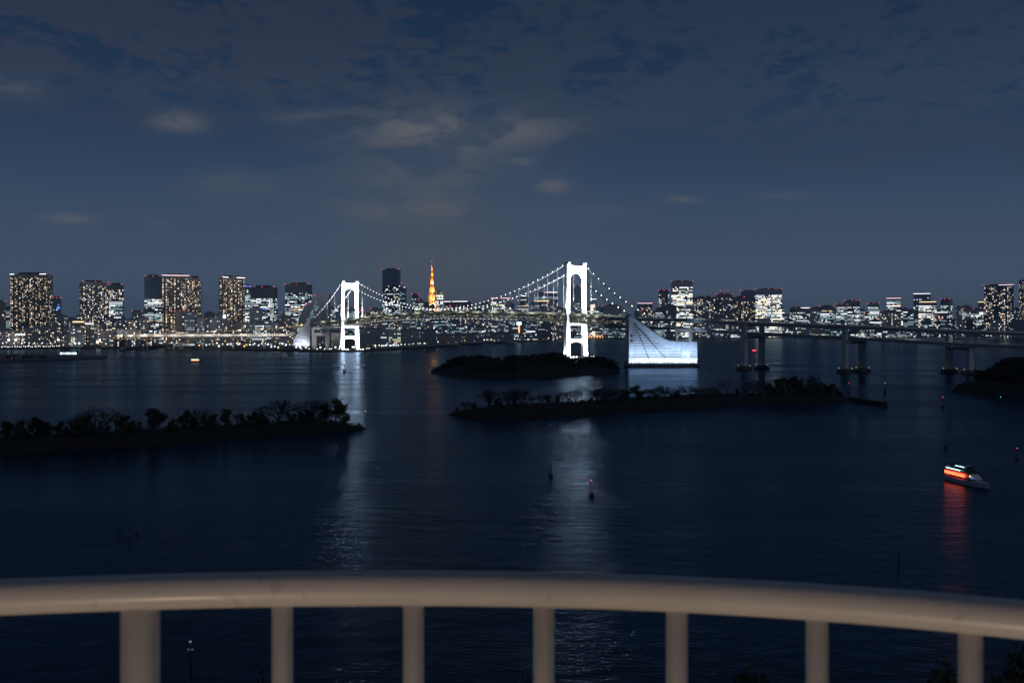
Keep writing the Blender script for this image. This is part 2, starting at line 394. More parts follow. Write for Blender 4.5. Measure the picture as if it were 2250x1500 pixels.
def tower(P, top, decktop):
    """a portal tower: two tapering legs, arched top beam, beam under the deck"""
    t = MB(); 
    def leg(s):
        m = MB()
        # (z, half width across, half depth along, centre offset)
        prof = [(-1, 3.5, 3.0, 15.6), (12, 3.2, 2.8, 15.4), (decktop-14, 2.9, 2.5, 15.1), (decktop, 2.55, 2.2, 14.9), (top-14, 2.3, 2.0, 14.4), (top, 2.5, 2.0, 14.3)]
        for (z0, w0, d0, c0), (z1, w1, d1, c1) in zip(prof, prof[1:]):
            q = []
            for z, hw, hd, c in ((z0, w0, d0, c0), (z1, w1, d1, c1)):
                o = P + TR*(s*c)
                q += [(*(o - TR*hw - AX*hd), z), (*(o - TR*hw + AX*hd), z), (*(o + TR*hw + AX*hd), z), (*(o + TR*hw - AX*hd), z)]
            m.hexa(q[:4][::1] + q[4:])
        o = P + TR*(s*14.3)
        return m, o
    tw = bpy.data.objects.new('tower', None); C.objects.link(tw); tw.parent = br; tw.location = Vector((P.x, P.y, 0)) - Vector(br['_abs'])
    tw['_abs'] = [P.x, P.y, 0.0]
    for s in (-1, 1):
        m, o = leg(s); m.build('leg', MT['white_steel'], tw)
        sd = MB(); sd.obox(o, TR, AX, 2.4, 3.8, top+.003, top+2.6); sd.build('cable_saddle', MT['grey_steel'], tw)
    def beam(zt, sagt, zm, zc, name):
        """beam between the legs: concave top, arched underside"""
        b = MB(); n = 14; hw = 12.4; hd = 1.7
        for k in range(n):
            q = []
            x0, x1 = -hw+2*hw*k/n, -hw+2*hw*(k+1)/n
            def zz(x): e = (abs(x)/hw); return (zm-(zm-zc)*e**3.0, zt-sagt*(1-e*e))
            b0, t0 = zz(x0); b1, t1 = zz(x1)
            p = lambda x, d, z: (*(P + TR*x + AX*d), z)
            b.hexa([p(x0,-hd,b0), p(x0,hd,b0), p(x1,hd,b1), p(x1,-hd,b1), p(x0,-hd,t0), p(x0,hd,t0), p(x1,hd,t1), p(x1,-hd,t1)])
        b.build(name, MT['white_steel'], tw)
    beam(top-.6, 1.6, top-11.5, top-20, 'top_beam')
    beam(28.0, 0.4, 23.6, 21.0, 'lower_beam')
    bb = MB(); bb.obox(P, TR, AX, 10.4, 2.4, decktop-14.4, decktop-11.6); bb.build('deck_beam', MT['white_steel'], tw)
    return tw
tn = tower(PN, 126.5, 60.0); tf = tower(PF, 126.5, 57.2)
ft = MB(); ft.obox(PN, TR, AX, 24, 11, -2, 3.4); ft.build('tower_footing', MT['dark_concrete'], tn)

# main cables with lamps and hangers
bulb_me = MB(); bulb_me.ball((0,0,0), .52); bulb_me = bulb_me.mesh('cable_lamp', G['bulb'])
def zdeck(p):
    b = min(span, key=lambda q: (q.x-p.x)**2+(q.y-p.y)**2); return b.z
endN = [Vector((128.5, 1078, 55.5)), Vector((157, 1124, 53))]
for ci, s in enumerate((-1, 1)):
    a = PF + TR*(14.3*s); b = PN + TR*(14.3*s)
    cb = MB(); pts = []
    e0 = Vector((*(PA + TR*(14.3*s)), 58.5)); t0 = Vector((*a, 127.8)); t1 = Vector((*b, 127.8)); e1 = endN[ci]
    def sagged(p, q, sag, n):
        return [p.lerp(q, k/n) - Vector((0,0,4*sag*(k/n)*(1-k/n))) for k in range(n+1)]
    s1 = sagged(e0, t0, 5, 12)
    s2 = sagged(t0, t1, 127.8-70.4, 60)
    s3 = sagged(t1, e1, 6.5, 24)
    cb.path(s1 + s2[1:] + s3[1:], .55, 8)
    cob = cb.build('main_cable', MT['cable'], br, smooth=True)
    o = Vector(br['_abs'])
    for p in s1[1:-1:1] + [q for k, q in enumerate(s2) if 0 < k < 60] + s3[2:-1:2]:
        inst('cable_lamp', bulb_me, cob, p + Vector((0,0,1.2)) - o)
    for p in s2[2:-2:2] + s1[3:-1:3] + s3[3:-2:3]:
        zd = zdeck(p)+1.2
        if p.z - zd > 1.5:
            h = MB(); h.tube(p, (p.x, p.y, zd), .13, n=4, cap=False); h.build('hanger', MT['cable'], br)
# floodlights of the towers (the lenses stand on the deck and on the footings)
WHITE = (.93, .96, 1)
fl_me = MB(); fl_me.box(-.7,-.5,0,.7,.5,1.2); fl_me = fl_me.mesh('floodlight', G['flood'])
def flood(P, zroad, k=1.0):
    for s in (-1, 1):
        o = P + AX*26 + TR*(s*11); g = P + TR*(s*14.5)
        lamp('tower_floodlight', 'SPOT', (*o, zroad+3), 1500000*k, WHITE, None, (*g, 92), 1, 108, .6)
        o2 = P + AX*44 + TR*(s*6)
        lamp('tower_floodlight', 'SPOT', (*o2, zroad+3), 1100000*k, WHITE, None, (*(P + TR*(s*7)), 120), 1, 34, .7)
        o3 = P + AX*20 + TR*(s*17)
        lamp('tower_floodlight', 'SPOT', (*o3, 5), 450000*k, WHITE, None, (*g, 24), 1, 95, .8)
        o4 = P - TR*(22) + AX*(s*3)
        lamp('tower_floodlight', 'SPOT', (*o4, zroad+3 if s > 0 else 5), 30000*k, (.75,.85,1), None, (*(P - TR*14), 100 if s > 0 else 25), 1, 80, .8)
flood(PN, 60); flood(PF, 57, 1.0)
for k, (P, s) in enumerate([(PN,-1),(PN,1),(PF,-1),(PF,1)]):
    for q in (-5, 0, 5):
        o = P + AX*13 + TR*(s*15+q)
        inst('floodlight', fl_me, br, Vector((*o, 3.5)) - Vector(br['_abs']))
# lamps between the decks, and unseen fill spots added off the near side
for k in range(4, len(span)-2, 4):
    p = span[k]; sd = side(span, k)
    lamp('deck_light', 'SPOT', p - sd*16.5 + Vector((0,0,8)), 8200, (.97,1,.82), br, p - sd*8 + Vector((0,0,-4)), .6, 150, .5)
    if k % 8 == 0: lamp('deck_light', 'POINT', p + Vector((0,0,-4.5)), 1700, (.97,1,.72), br, None, .6)
el_ = MB()
for k in range(12, 62, 1):
    p = span[k]-side(span, k)*12.75+Vector((0,0,-9.9)); el_.obox((p.x,p.y), (1,0), (0,1), 2.2, .12, p.z, p.z+.28)
el_.build('deck_edge_lamps', G['strip'], br, kind='stuff')
# ------------------------------------------------------------------ near anchorage, floodlit from its ledge
def anchorage():
    t = thing('cable_anchorage', 'big floodlit wedge-shaped concrete anchorage in the water with sloping top and grooved face', 'anchorage', (gx(1456,1066), 1066, 0), 0, absolute=True)
    xa, xb = gx(1382,1066), gx(1532,1066); y0 = 1066.0
    def X(px): return gx(px, y0)
    def Z(py): return EYE-(py-HY)/F*y0
    prof = [(1382, 693), (1388, 695), (1403, 706), (1420, 718), (1436, 729), (1450, 739), (1460, 745), (1472, 749.5), (1486, 750.5), (1532, 750.5)]
    dep = 34
    b = MB()
    bot = 4.0
    for (p, r), (p2, r2) in zip(prof, prof[1:]):
        b.hexa([(X(p), y0, bot), (X(p2), y0, bot), (X(p2), y0+dep, bot), (X(p), y0+dep, bot), (X(p), y0, Z(r)), (X(p2), y0, Z(r2)), (X(p2), y0+dep, Z(r2)), (X(p), y0+dep, Z(r))])
    b.build('wall', MT['pale_concrete'], t)
    # flat courses whose darker concrete carries the shade of recesses, interrupted by two slanting ribs and the edge band
    def top_at(x):
        for (p, r), (p2, r2) in zip(prof, prof[1:]):
            if X(p) <= x <= X(p2): return Z(r)+(Z(r2)-Z(r))*(x-X(p))/(X(p2)-X(p))
        return 0
    apex = (X(1393), Z(711.5)); ribs = [(X(1425), Z(788)), (X(1462), Z(788))]
    def rib_x(i, z):
        bx, bz = ribs[i]; return apex[0]+(bx-apex[0])*(z-apex[1])/(bz-apex[1])
    zs = [Z(712 + 5.9*k) for k in range(13)]
    for k, z in enumerate(zs):
        h = 1.3; edges = []
        # diagonal limit on the right: parallel to the sloping top, 6 m in
        xr = X(1531)
        for q in range(400):
            x = X(1395)+(X(1531)-X(1395))*q/399
            if top_at(x)-7.5 < z: xr = x; break
        cuts = [X(1390.5)] + [rib_x(0, z)-.5, rib_x(0, z)+.5] + [rib_x(1, z)-.6, rib_x(1, z)+.6] + [min(xr, X(1497))]
        for a_, b_ in ((cuts[0], cuts[1]), (cuts[2], cuts[3]), (cuts[4], cuts[5])):
            a_ = max(a_, X(1390.5)); b_ = min(b_, xr)
            if b_-a_ > .8:
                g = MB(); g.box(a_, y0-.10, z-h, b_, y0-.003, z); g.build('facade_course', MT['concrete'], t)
        if xr > X(1529):
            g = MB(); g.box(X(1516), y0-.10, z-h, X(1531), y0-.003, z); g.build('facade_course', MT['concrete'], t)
    for i in range(2):
        r_ = MB(); bx, bz = ribs[i]
        r_.hexa([(apex[0]-.25, y0-.5, apex[1]), (apex[0]+.25, y0-.5, apex[1]), (apex[0]+.25, y0-.003, apex[1]), (apex[0]-.25, y0-.003, apex[1])] and
                [(bx-.35, y0-.5, bz), (bx+.35, y0-.5, bz), (bx+.35, y0-.003, bz), (bx-.35, y0-.003, bz), (apex[0]-.2, y0-.5, apex[1]), (apex[0]+.2, y0-.5, apex[1]), (apex[0]+.2, y0-.003, apex[1]), (apex[0]-.2, y0-.003, apex[1])])
        r_.build('facade_rib', MT['dark_concrete'], t)
    c = MB(); c.box(X(1498), y0-1.0, bot, X(1514), y0-.003, Z(750.6)); c.build('stair_shaft', MT['pale_concrete'], t)
    for py in (738, 749):
        v = MB(); v.box(X(1385.5), y0-.25, Z(py)-1.1, X(1390), y0-.003, Z(py)+1.1); v.build('vent_opening', MT['hull_dark'], t)
    # dark capping along the slope
    k_ = MB()
    for (p, r), (p2, r2) in zip(prof[:-1], prof[1:-1]):
        k_.hexa([(X(p), y0-.4, Z(r)+.01), (X(p2), y0-.4, Z(r2)+.01), (X(p2), y0+dep, Z(r2)+.01), (X(p), y0+dep, Z(r)+.01), (X(p), y0-.4, Z(r)+.9), (X(p2), y0-.4, Z(r2)+.9), (X(p2), y0+dep, Z(r2)+.9), (X(p), y0+dep, Z(r)+.9)])
    k_.build('coping', MT['dark_concrete'], t)
    led = MB(); led.box(X(1379), y0-9.2, -2, X(1535), y0+dep+4, 3.99); led.build('footing', MT['dark_concrete'], t)
    rim = MB(); rim.box(X(1379), y0-9.6, 3.2, X(1538), y0-9.203, 4.0); rim.build('ledge_rim', MT['pale_concrete'], t)
    n = 19
    hood = MB(); hood.hexa([(-.9,-.3,0),(.9,-.3,0),(.9,.3,0),(-.9,.3,0),(-.6,-.3,1.6),(.6,-.3,1.6),(.6,.1,1.6),(-.6,.1,1.6)]); hood = hood.mesh('lamp_hood', MT['grey_steel'])
    for k in range(n):
        x = X(1386)+(X(1529)-X(1386))*k/(n-1)
        inst('lamp_hood', hood, t, Vector((x, y0-8.7, 4.0)) - Vector(t['_abs']))
        if k % 2 == 0:
            lamp('ledge_light', 'SPOT', (x, y0-6.0, 5.2), 4200, (.62,.81,1), t, (x, y0, 9), .5, 150, .5)
            lamp('ledge_spot', 'SPOT', (x, y0-8.0, 5.3), 23000, (.42,.64,1), t, (x, y0-.5, 30), .5, 80, .9)
    # portal that carries the road over the low end
    pr = MB(); yb = y0+14
    def X2(px): return gx(px, yb)
    def Z2(py): return EYE-(py-HY)/F*yb
    for a_, b_ in ((1484.5, 1488), (1513.5, 1521)):
        pr.box(X2(a_), yb-2, Z2(751), X2(b_), yb+2, Z2(729))
    pr.box(X2(1484.5), yb-2, Z2(728.9), X2(1522), yb+2, Z2(722)); pr.build('road_portal', MT['pale_concrete'], t)
    lamp('portal_light', 'SPOT', (X2(1500), yb-9, Z2(745)), 3200, (.7,.84,1), t, (X2(1503), yb, Z2(735)), .5, 140, .5)
    return t
anchorage()

# ------------------------------------------------------------------ far anchorage with its portal pier
def far_anchorage():
    D = 1900.0
    t = thing('cable_anchorage', 'small pale sail-shaped anchorage with gridded face beside the left bridge tower', 'anchorage', (gx(662,D), D, LZ), 0, absolute=True)
    def X(px): return gx(px, D)
    def Z(py): return EYE-(py-HY)/F*D
    prof = [(645, 745), (650, 738), (656, 731), (662, 723), (668, 714), (675, 706), (681, 703)]
    b = MB()
    for (p, r), (p2, r2) in zip(prof, prof[1:]):
        b.hexa([(X(p), D, LZ), (X(p2), D, LZ), (X(p2), D+40, LZ), (X(p), D+40, LZ), (X(p), D, Z(r)), (X(p2), D, Z(r2)), (X(p2), D+40, Z(r2)), (X(p), D+40, Z(r))])
    b.build('wall', MT['pale_concrete'], t)
    for k in range(11):
        z = Z(760-4.6*k)
        xl = X(646)
        for (p, r), (p2, r2) in zip(prof, prof[1:]):
            if Z(r) < z+1: xl = X(p2)
        if X(679)-xl > 2:
            g = MB(); g.box(xl, D-.6, z-.5, X(679.5), D-.003, z); g.build('facade_course', MT['grey_steel'], t)
    for bx in (652, 661, 670):
        g = MB(); g.hexa([(X(bx)-.3, D-.9, Z(762)), (X(bx)+.3, D-.9, Z(762)), (X(bx)+.3, D-.61, Z(762)), (X(bx)-.3, D-.61, Z(762)), (X(678)-.2, D-.9, Z(709)), (X(678)+.2, D-.9, Z(709)), (X(678)+.2, D-.61, Z(709)), (X(678)-.2, D-.61, Z(709))])
        g.build('facade_rib', MT['white_steel'], t)
    for px in (649, 657, 665, 673):
        lamp('anchorage_light', 'SPOT', (X(px), D-9, LZ+2), 20000, (.74,.84,1), t, (X(px)+4, D, 22), .5, 100, .9)
    d = 1885.0
    q = thing('portal_pier', 'pale concrete portal frame carrying the bridge road just left of the tower', 'bridge pier', (gx(704,d), d, LZ), 0, absolute=True)
    Xq = lambda px: gx(px, d); Zq = lambda py: EYE-(py-HY)/F*d
    for a_, b_ in ((685, 694), (715, 724)):
        g = MB(); g.box(Xq(a_), d, LZ, Xq(b_), d+16, Zq(738)); g.build('leg', MT['pale_concrete'], q)
    g = MB(); g.box(Xq(685), d, Zq(737.9), Xq(724), d+16, Zq(731)); g.build('crossbeam', MT['pale_concrete'], q)
    for a_, b_ in ((685, 689), (720, 724)):
        g = MB(); g.box(Xq(a_), d, Zq(730.9), Xq(b_), d+16, Zq(723)); g.build('upper_leg', MT['pale_concrete'], q)
    g = MB(); g.box(Xq(684), d, Zq(722.9), Xq(726), d+16, Zq(719)); g.build('cap_beam', MT['pale_concrete'], q)
    lamp('pier_light', 'SPOT', (Xq(704), d-22, 8), 9000, (1,.93,.9), q, (Xq(704), d, 22), .5, 110, .5)
far_anchorage()

# ------------------------------------------------------------------ approach viaduct on the right
VP = catmull([(118, 1185, 54.4), (150, 1116, 52.2), (197, 1088, 51.0), (242, 1006, 47.0), (319, 933, 43.5), (409, 899, 38.8), (470, 893, 36.9), (640, 893, 32), (900, 890, 25)], 12)
VP = resample(VP, 6.0)
vi = thing('road_viaduct', 'dark double-deck road viaduct on tall concrete piers, right of the floodlit anchorage', 'viaduct', (242, 1006, 0), 0, absolute=True)
def gap(p):                                                  # drop from upper to lower road
    k = min(max((p.x-150)/320, 0), 1); return 8.6+2.6*k
lowp = [p - Vector((0,0,gap(p))) for p in VP]
b = MB(); ribbon(b, VP, 12.0, 0, -.7); b.build('upper_deck', MT['pale_concrete'], vi)
b = MB(); ribbon(b, VP, 9.5, -.704, -3.1); b.build('upper_girder', MT['pale_concrete'], vi)
b = MB(); ribbon(b, lowp, 12.0, 0, -.8); b.build('lower_deck', MT['pale_concrete'], vi)
b = MB(); ribbon(b, lowp, 9.5, -.804, -3.4); b.build('lower_girder', MT['pale_concrete'], vi)
for s in (-11.7, 11.7):
    b = MB(); ribbon(b, VP, .15, 1.1, .004, 0, s); b.build('parapet', MT['pale_rail'], vi)
for s, z in ((-11.7, 1.15), (-11.7, .55), (11.7, 1.15)):
    b = MB(); ribbon(b, lowp, .10, z, z-.12, 0, s); b.build('handrail', MT['pale_rail'], vi)
b = MB()
for k in range(0, len(lowp), 1):
    b.tube(lowp[k]-side(lowp, k)*11.7, lowp[k]-side(lowp, k)*11.7+Vector((0,0,2.6 if k % 2 else 1.1)), .08, n=4, cap=False)
b.build('handrail_posts', MT['grey_steel'], vi, kind='stuff')
def pier(x, y, tv, zt, zl, hs=13.5):
    tv = Vector(tv).normalized(); av = Vector((-tv.y, tv.x))
    p = bpy.data.objects.new('pier', None); C.objects.link(p); p.parent = vi; p.location = Vector((x, y, 0)) - Vector(vi['_abs']); p['_abs'] = [x, y, 0.0]
    c = Vector((x, y))
    for s in (-1, 1):
        o = c + tv*(s*hs)
        m = MB(); m.obox(o, tv, av, 2.3, 2.5, 3.6, zl-3.6); m.obox(o, tv, av, 1.9, 2.3, zl-3.6, zt-.9); m.build('leg', MT['pale_concrete'], p)
        f = MB(); q = []
        for z, r in ((-2, 8.0), (1.6, 8.0), (3.8, 6.3)):
            q.append([(o.x+r*math.cos(t), o.y+r*math.sin(t), z) for t in [2*math.pi*k/10 for k in range(10)]])
        f.poly(q[2])
        for a_, b_ in ((q[0], q[1]), (q[1], q[2])):
            for k in range(10): f.quad(a_[k], a_[(k+1)%10], b_[(k+1)%10], b_[k])
        f.build('footing', MT['hull_dark'], p)
        for dx in (-6.3, 4.5):
            m = MB(); m.ball((o.x+dx, o.y-5.6 if dx > 0 else o.y-2.5, 4.4), .34); m.build('marker_lamp', G['yellow'], p)
    cb = MB(); cb.obox(c, tv, av, hs+2.2, 2.5, zl-6.4, zl-3.61); cb.build('crossbeam', MT['concrete'], p)
    cb = MB(); cb.obox(c, tv, av, hs+2.2, 2.3, zt-3.0, zt-.71); cb.build('cap_beam', MT['concrete'], p)
pier(243, 1003, (.80,.60), 47.0, 37.4); pier(319.5, 931, (.80,.60), 43.5, 33.3); pier(407, 905, (.28,-1), 38.8, 27.8)
lpost = MB(); lpost.tube((0,0,0),(0,0,8.5),.13,.09,6); lpost.tube((0,0,8.5),(0,1.6,8.9),.08,n=5)
lpost = lpost.mesh('pole', MT['grey_steel']); lhead = MB(); lhead.box(-.35,1.2,8.75,.35,2.3,9.0); lhead = lhead.mesh('lamp_head', G['lamp'])
def street_lamp(p, rz, label, group, s=1.0):
    t = thing('street_lamp', label, 'street lamp', p, rz, group); t.scale = (s,s,s)
    inst('pole', lpost, t); inst('lamp_head', lhead, t); return t
for k in range(26, len(lowp)-30, 4):
    p = lowp[k]+side(lowp, k)*9
    if p.x > 260: street_lamp(p, 0, 'white street lamp on the lower road of the right-hand viaduct', 'lamps along the lower viaduct road', .62)
for k in range(20, len(VP)-30, 6):
    p = VP[k]+side(VP, k)*10.8*(1 if k % 4 else -1)
    street_lamp(p, math.pi if k % 4 else 0, 'pale lamp post rising from the upper road of the right-hand viaduct', 'lamp posts along the upper viaduct road', 1.0)
for k in range(8, len(VP)-14, 7):
    p = VP[k]; sd = side(VP, k)
    lamp('road_light', 'SPOT', p + Vector((0,0,8)), 9000, (.95,1,.82), vi, p, .4, 130, .4)
    lamp('under_deck_light', 'SPOT', p + sd*4 + Vector((0,0,-3.5)), 6500 if p.x > 215 else 7500, (.92,1,.86), vi, p + sd*4 - Vector((0,0,9)), .4, 130, .4)
ul = MB()
for k in range(6, 34, 2):
    p = VP[k]+Vector((0,0,-3.4)); ul.obox((p.x, p.y), (1,0), (0,1), 1.6, .5, p.z, p.z+.25)
ul.build('ceiling_lamps', G['lamp'], vi, kind='stuff')

# ------------------------------------------------------------------ ramp loop left of the far anchorage
lp = thing('ramp_loop', 'long curving elevated road loop with yellow edge markers, left of the sail-shaped anchorage', 'road ramp', (gx(450,2000), 2000, LZ), 0, absolute=True)
def pyD(px, py, D): return tuple(at(px, py, D))
RA = resample(catmull([pyD(684, 711, 1935), pyD(640, 718.5, 1990), pyD(560, 724.5, 2075), pyD(480, 728.5, 2130), pyD(400, 731.5, 2150), pyD(330, 734, 2130), pyD(280, 736.5, 2085), pyD(257, 739, 2040)], 8), 12)
RB = resample(catmull([pyD(257, 739.5, 2036), pyD(290, 738.8, 1990), pyD(360, 738.3, 1960), pyD(450, 738, 1950), pyD(550, 737.6, 1950), pyD(650, 737, 1955)], 8), 12)
RC = resample(catmull([pyD(256, 742.5, 2030), pyD(290, 746, 1972), pyD(360, 748.5, 1940), pyD(450, 750, 1925), pyD(550, 751, 1925), pyD(655, 751, 1930)], 8), 12)
for pts, d in ((RA, 3.2), (RB, 5.2), (RC, 3.4)):
    b = MB(); ribbon(b, pts, 5.5, 0, -1.6); b.build('road_deck', MT['concrete'], lp)
    for s in (-5.2, 5.2):
        b = MB(); ribbon(b, pts, .25, d-1.6, .004, 0, s); b.build('side_wall', MT['pale_concrete'], lp)
rf = MB()
for pts in (RA, RC):
    for k in range(0, len(pts), 2):
        for sg in (-1, 1):
            p = pts[k]+side(pts, k)*5.6*sg+Vector((0,0,.2)); rf.obox((p.x,p.y), (1,0), (0,1), .55, .55, p.z-.2, p.z+.9)
rf.build('edge_markers', G['amber'], lp, kind='stuff')  # reflectors; their gleam is put in as an amber glow
for pts in (RB, RC):
    for k in range(4, len(pts)-1, 5):
        p = pts[k]; m = MB(); m.tube((p.x, p.y, LZ-1), (p.x, p.y, p.z-1.6), 1.6, n=8); m.build('column', MT['concrete'], lp)
for k in range(2, len(RB)-1, 3):  # unseen spots added in the air before the ramp to brighten its walls
    p = RB[k]; lamp('ramp_fill_light', 'SPOT', p + Vector((0,-20,6)), 19000, (1,.90,.76), lp, p + Vector((0,4,2)), .5, 150, .5)
for k in range(3, len(RA)-1, 6):
    p = RA[k]; lamp('ramp_fill_light', 'SPOT', p + Vector((0,-15,5)), 10000, (1,.95,.72), lp, p + Vector((0,3,1)), .5, 130, .4)
lamp('ramp_fill_light', 'SPOT', pyD(258, 736, 2012), 12000, (1,.62,.25), lp, pyD(259, 739, 2040), .5, 120, .4)

# ------------------------------------------------------------------ city buildings
ball_red = MB(); ball_red.ball((0,0,0), 1, 0, 6, 4); ball_red = ball_red.mesh('obstruction_light', G['red'])
STY = {
 'res':  dict(fl=3.3, cw=3.7, ww=.60, wh=.52, lit=.36, pal=['w1']*6+['w2']*9+['w3']*5+['n1']*2+['n2']*2+['g1']),
 'resw': dict(fl=3.3, cw=3.7, ww=.60, wh=.52, lit=.36, pal=['w1']*4+['w2']*4+['w3']*6+['n1']*4+['n2']*5+['n3']*2),
 'off':  dict(fl=4.1, cw=3.3, ww=.88, wh=.60, lit=.70, pal=['n1']*7+['n2']*8+['n3']*4+['t1']*4+['w2']),
 'offw': dict(fl=4.1, cw=3.3, ww=.88, wh=.60, lit=.80, pal=['n2']*4+['n3']*6+['w3']*5+['n1']*2+['g1']*2),
 'teal': dict(fl=4.1, cw=3.3, ww=.88, wh=.55, lit=.55, pal=['t1']*8+['n1']*5+['n2']*3+['n3']),
 'green':dict(fl=4.0, cw=3.4, ww=.80, wh=.58, lit=.60, pal=['g1']*6+['n2']*3+['n1']*3+['w2']*2),
}
def face_windows(mb, p0, u, n, wid, z0, z1, st, rng, sc_, dens, dark):
    """windows of one facade: unlit panes of dark glass and lit ones, each a pane standing 12 cm proud"""
    fl, cw = st['fl']*sc_, st['cw']*sc_
    nf = int((z1-z0)/fl); nc = max(1, int((wid-1.0)/cw)); cw = (wid-1.0)/nc
    office = st['ww'] > .7
    cold = [max(.04, rng.gauss(1, .55)) for _ in range(nc)]
    off = Vector(n)*.12; u = Vector(u); p0 = Vector(p0)
    for f in range(nf):
        if office:
            rp = rng.choice([1.3, 1.15, 1.0, .9, .55, .2]); run = None
        for c in range(nc):
            if office:
                if run is None or rng.random() < .3: run = (rng.random() < dens*rp, rng.choice(st['pal']))
                on, k = run
                if rng.random() < .12: on = not on
            else:
                on = rng.random() < dens*cold[c]; k = rng.choice(st['pal'])
            if not on and not dark: continue
            x0 = .5+cw*(c+.5-st['ww']/2); x1 = x0+cw*st['ww']
            if on and not office: 
                g = rng.uniform(.75, 1.25); m_ = (x0+x1)/2; hw = (x1-x0)/2*g; x0, x1 = m_-hw, m_+hw
            zz = z0+fl*(f+.25); z2 = zz+fl*st['wh']
            a = p0+off+u*x0; b = p0+off+u*x1
            mb.quad((a.x,a.y,zz), (b.x,b.y,zz), (b.x,b.y,z2), (a.x,a.y,z2), WI[k] if on else 0)
NB = [0]
def building(label, px0, px1, ytop, D, sty='res', dens=None, sidef=0.0, crown=0.0, fac=None, lights=None, beacons=0, dark=False, group=None, name='building', cat='building', z_min=LZ, plant=True, winz=None, slabs=False, mast=0, cap_h=None):
    NB[0] += 1; rng = random.Random(NB[0]*77+5)
    st = STY[sty]; dens = st['lit'] if dens is None else dens
    pc = (px0+px1)/2; th = math.atan2(pc-CX, F); tot = (px1-px0)*D*math.cos(th)/F
    s = abs(sidef)
    if s > .02:
        psi = R(32); Wd = (1-s)*tot/math.cos(psi); dep = s*tot/math.sin(psi); psi = math.copysign(psi, sidef)
    else: psi = 0.0; Wd = tot; dep = min(max(tot*.6, 10), 40)
    H = EYE-(ytop-HY)/F*D - z_min
    o = thing(name, label, cat, (gx(pc, D), D, z_min), -th+psi, group)
    fac = fac or rng.choice(['fac_grey', 'fac_brown', 'fac_dark', 'fac_pale'] if sty.startswith('res') else ['fac_grey', 'fac_dark', 'fac_blue', 'fac_pale'])
    hw, hd = Wd/2, dep/2
    b = MB(); b.box(-hw, -hd, 0, hw, hd, H); b.build('wall', MT[fac], o)
    sc_ = max(1.0, D/2600)
    wn = MB(); z1 = H*(1-crown)-1.0; z0 = 2.0 if winz is None else winz*H
    face_windows(wn, (-hw,-hd,0), (1,0,0), (0,-1,0), Wd, z0, z1, st, rng, sc_, dens, dark)
    if sidef > .02: face_windows(wn, (-hw,hd,0), (0,-1,0), (-1,0,0), dep, z0, z1, st, rng, sc_, dens*.7, dark)
    if sidef < -.02: face_windows(wn, (hw,-hd,0), (0,1,0), (1,0,0), dep, z0, z1, st, rng, sc_, dens*.7, dark)
    if wn.f: wn.build('windows', WMATS, o, kind='stuff')
    if slabs:
        sb = MB(); fl = st['fl']*sc_
        for f in range(int(z1/fl)):
            z = 2+fl*f
            sb.box(-hw*.97, -hd-.9, z, hw*.97, -hd-.003, z+.35)
        sb.build('balcony_slabs', MT[fac], o, kind='stuff')
    if plant and H > 25:
        hp = cap_h or min(6, H*.05); r = MB(); r.box(-hw*.6, -hd*.5, H+.003, hw*.55, hd*.6, H+hp); r.build('roof_plant', MT['roof'], o)
        r = MB(); r.box(-hw-.25, -hd-.25, H-1.0, hw+.25, -hd-.003, H+1.2); r.build('parapet', MT[fac], o)
    if lights:
        k, spans = lights[0], lights[1:] or ((0, 1),)
        for a, e in spans:
            r = MB(); r.box(-hw+Wd*a, -hd-.7, H+1.2-.35*sc_*2, -hw+Wd*e, -hd-.26, H+1.3+.7*sc_); r.build('roof_light', G[k], o)
    if beacons:
        q = [(-hw, -hd), (hw, -hd), (0, -hd), (-hw*.4, hd), (hw*.5, -hd)][:beacons]
        for x, y in q: inst('obstruction_light', ball_red, o, (x, y, H+2.2), 0, (.00034*D))
    for k in range(mast):
        x = hw*(-.5+k*1.0); m = MB(); m.tube((x,0,H), (x,0,H+18), .6, .3, 5); m.build('mast', MT['grey_steel'], o)
        inst('obstruction_light', ball_red, o, (x, 0, H+18.5), 0, (.00034*D))
    return o

LAND = []                                                     # (px centre, short name, half width)
def landmark(nick, label, px0, px1, *a, **k):
    LAND.append(((px0+px1)/2, nick)); return building(label, px0, px1, *a, **k)
landmark('wide white-cornered tower', 'wide dark apartment tower with white-lit roof corners, first big tower from the left edge', 22, 116, 604, 2400, 'res', .36, -.16, .02, 'fac_brown', ('strip', (0,.12), (.82,1)), 0, True, slabs=True)
landmark('slim blue-sign tower', 'slim dark tower with red roof lights and a blue sign beside the wide white-cornered tower', 116, 134, 656, 2480, 'off', .06, 0, .1, 'fac_blue', None, 3)
landmark('left-edge tower', 'dark mid-rise block with a few warm windows cut by the left picture edge', -20, 13, 664, 2450, 'res', .22, 0, 0, 'fac_brown', None, 2)
landmark('pale teal block', 'narrow teal-lit block between the left picture edge and the wide white-cornered tower', 12.5, 24, 676, 2700, 'teal', .9, 0, .05, 'fac_blue')
landmark('grey-flanked apartment tower', 'grey-flanked apartment tower with red roof lights, joined to a lower dark-crowned office', 175, 238, 621, 2420, 'resw', .36, .12, .035, 'fac_grey', None, 4, True, slabs=True)
landmark('dark-crowned office beside it', 'dark-crowned office with bright white lower floors adjoining the grey-flanked apartment tower', 238, 272, 627, 2440, 'resw', .36, -.12, .06, 'fac_dark', None, 2, True, winz=.45)
building('glowing white lower office wing under the dark-crowned office of the grey-flanked pair', 239, 270, 661, 2405, 'off', .85, 0, 0, 'fac_blue')
landmark('half-dark office', 'office dark in its upper third, white rows below, left of the pink-crowned tower', 317, 357, 609, 2480, 'off', .66, 0, .30, 'fac_blue', None, 3, True)
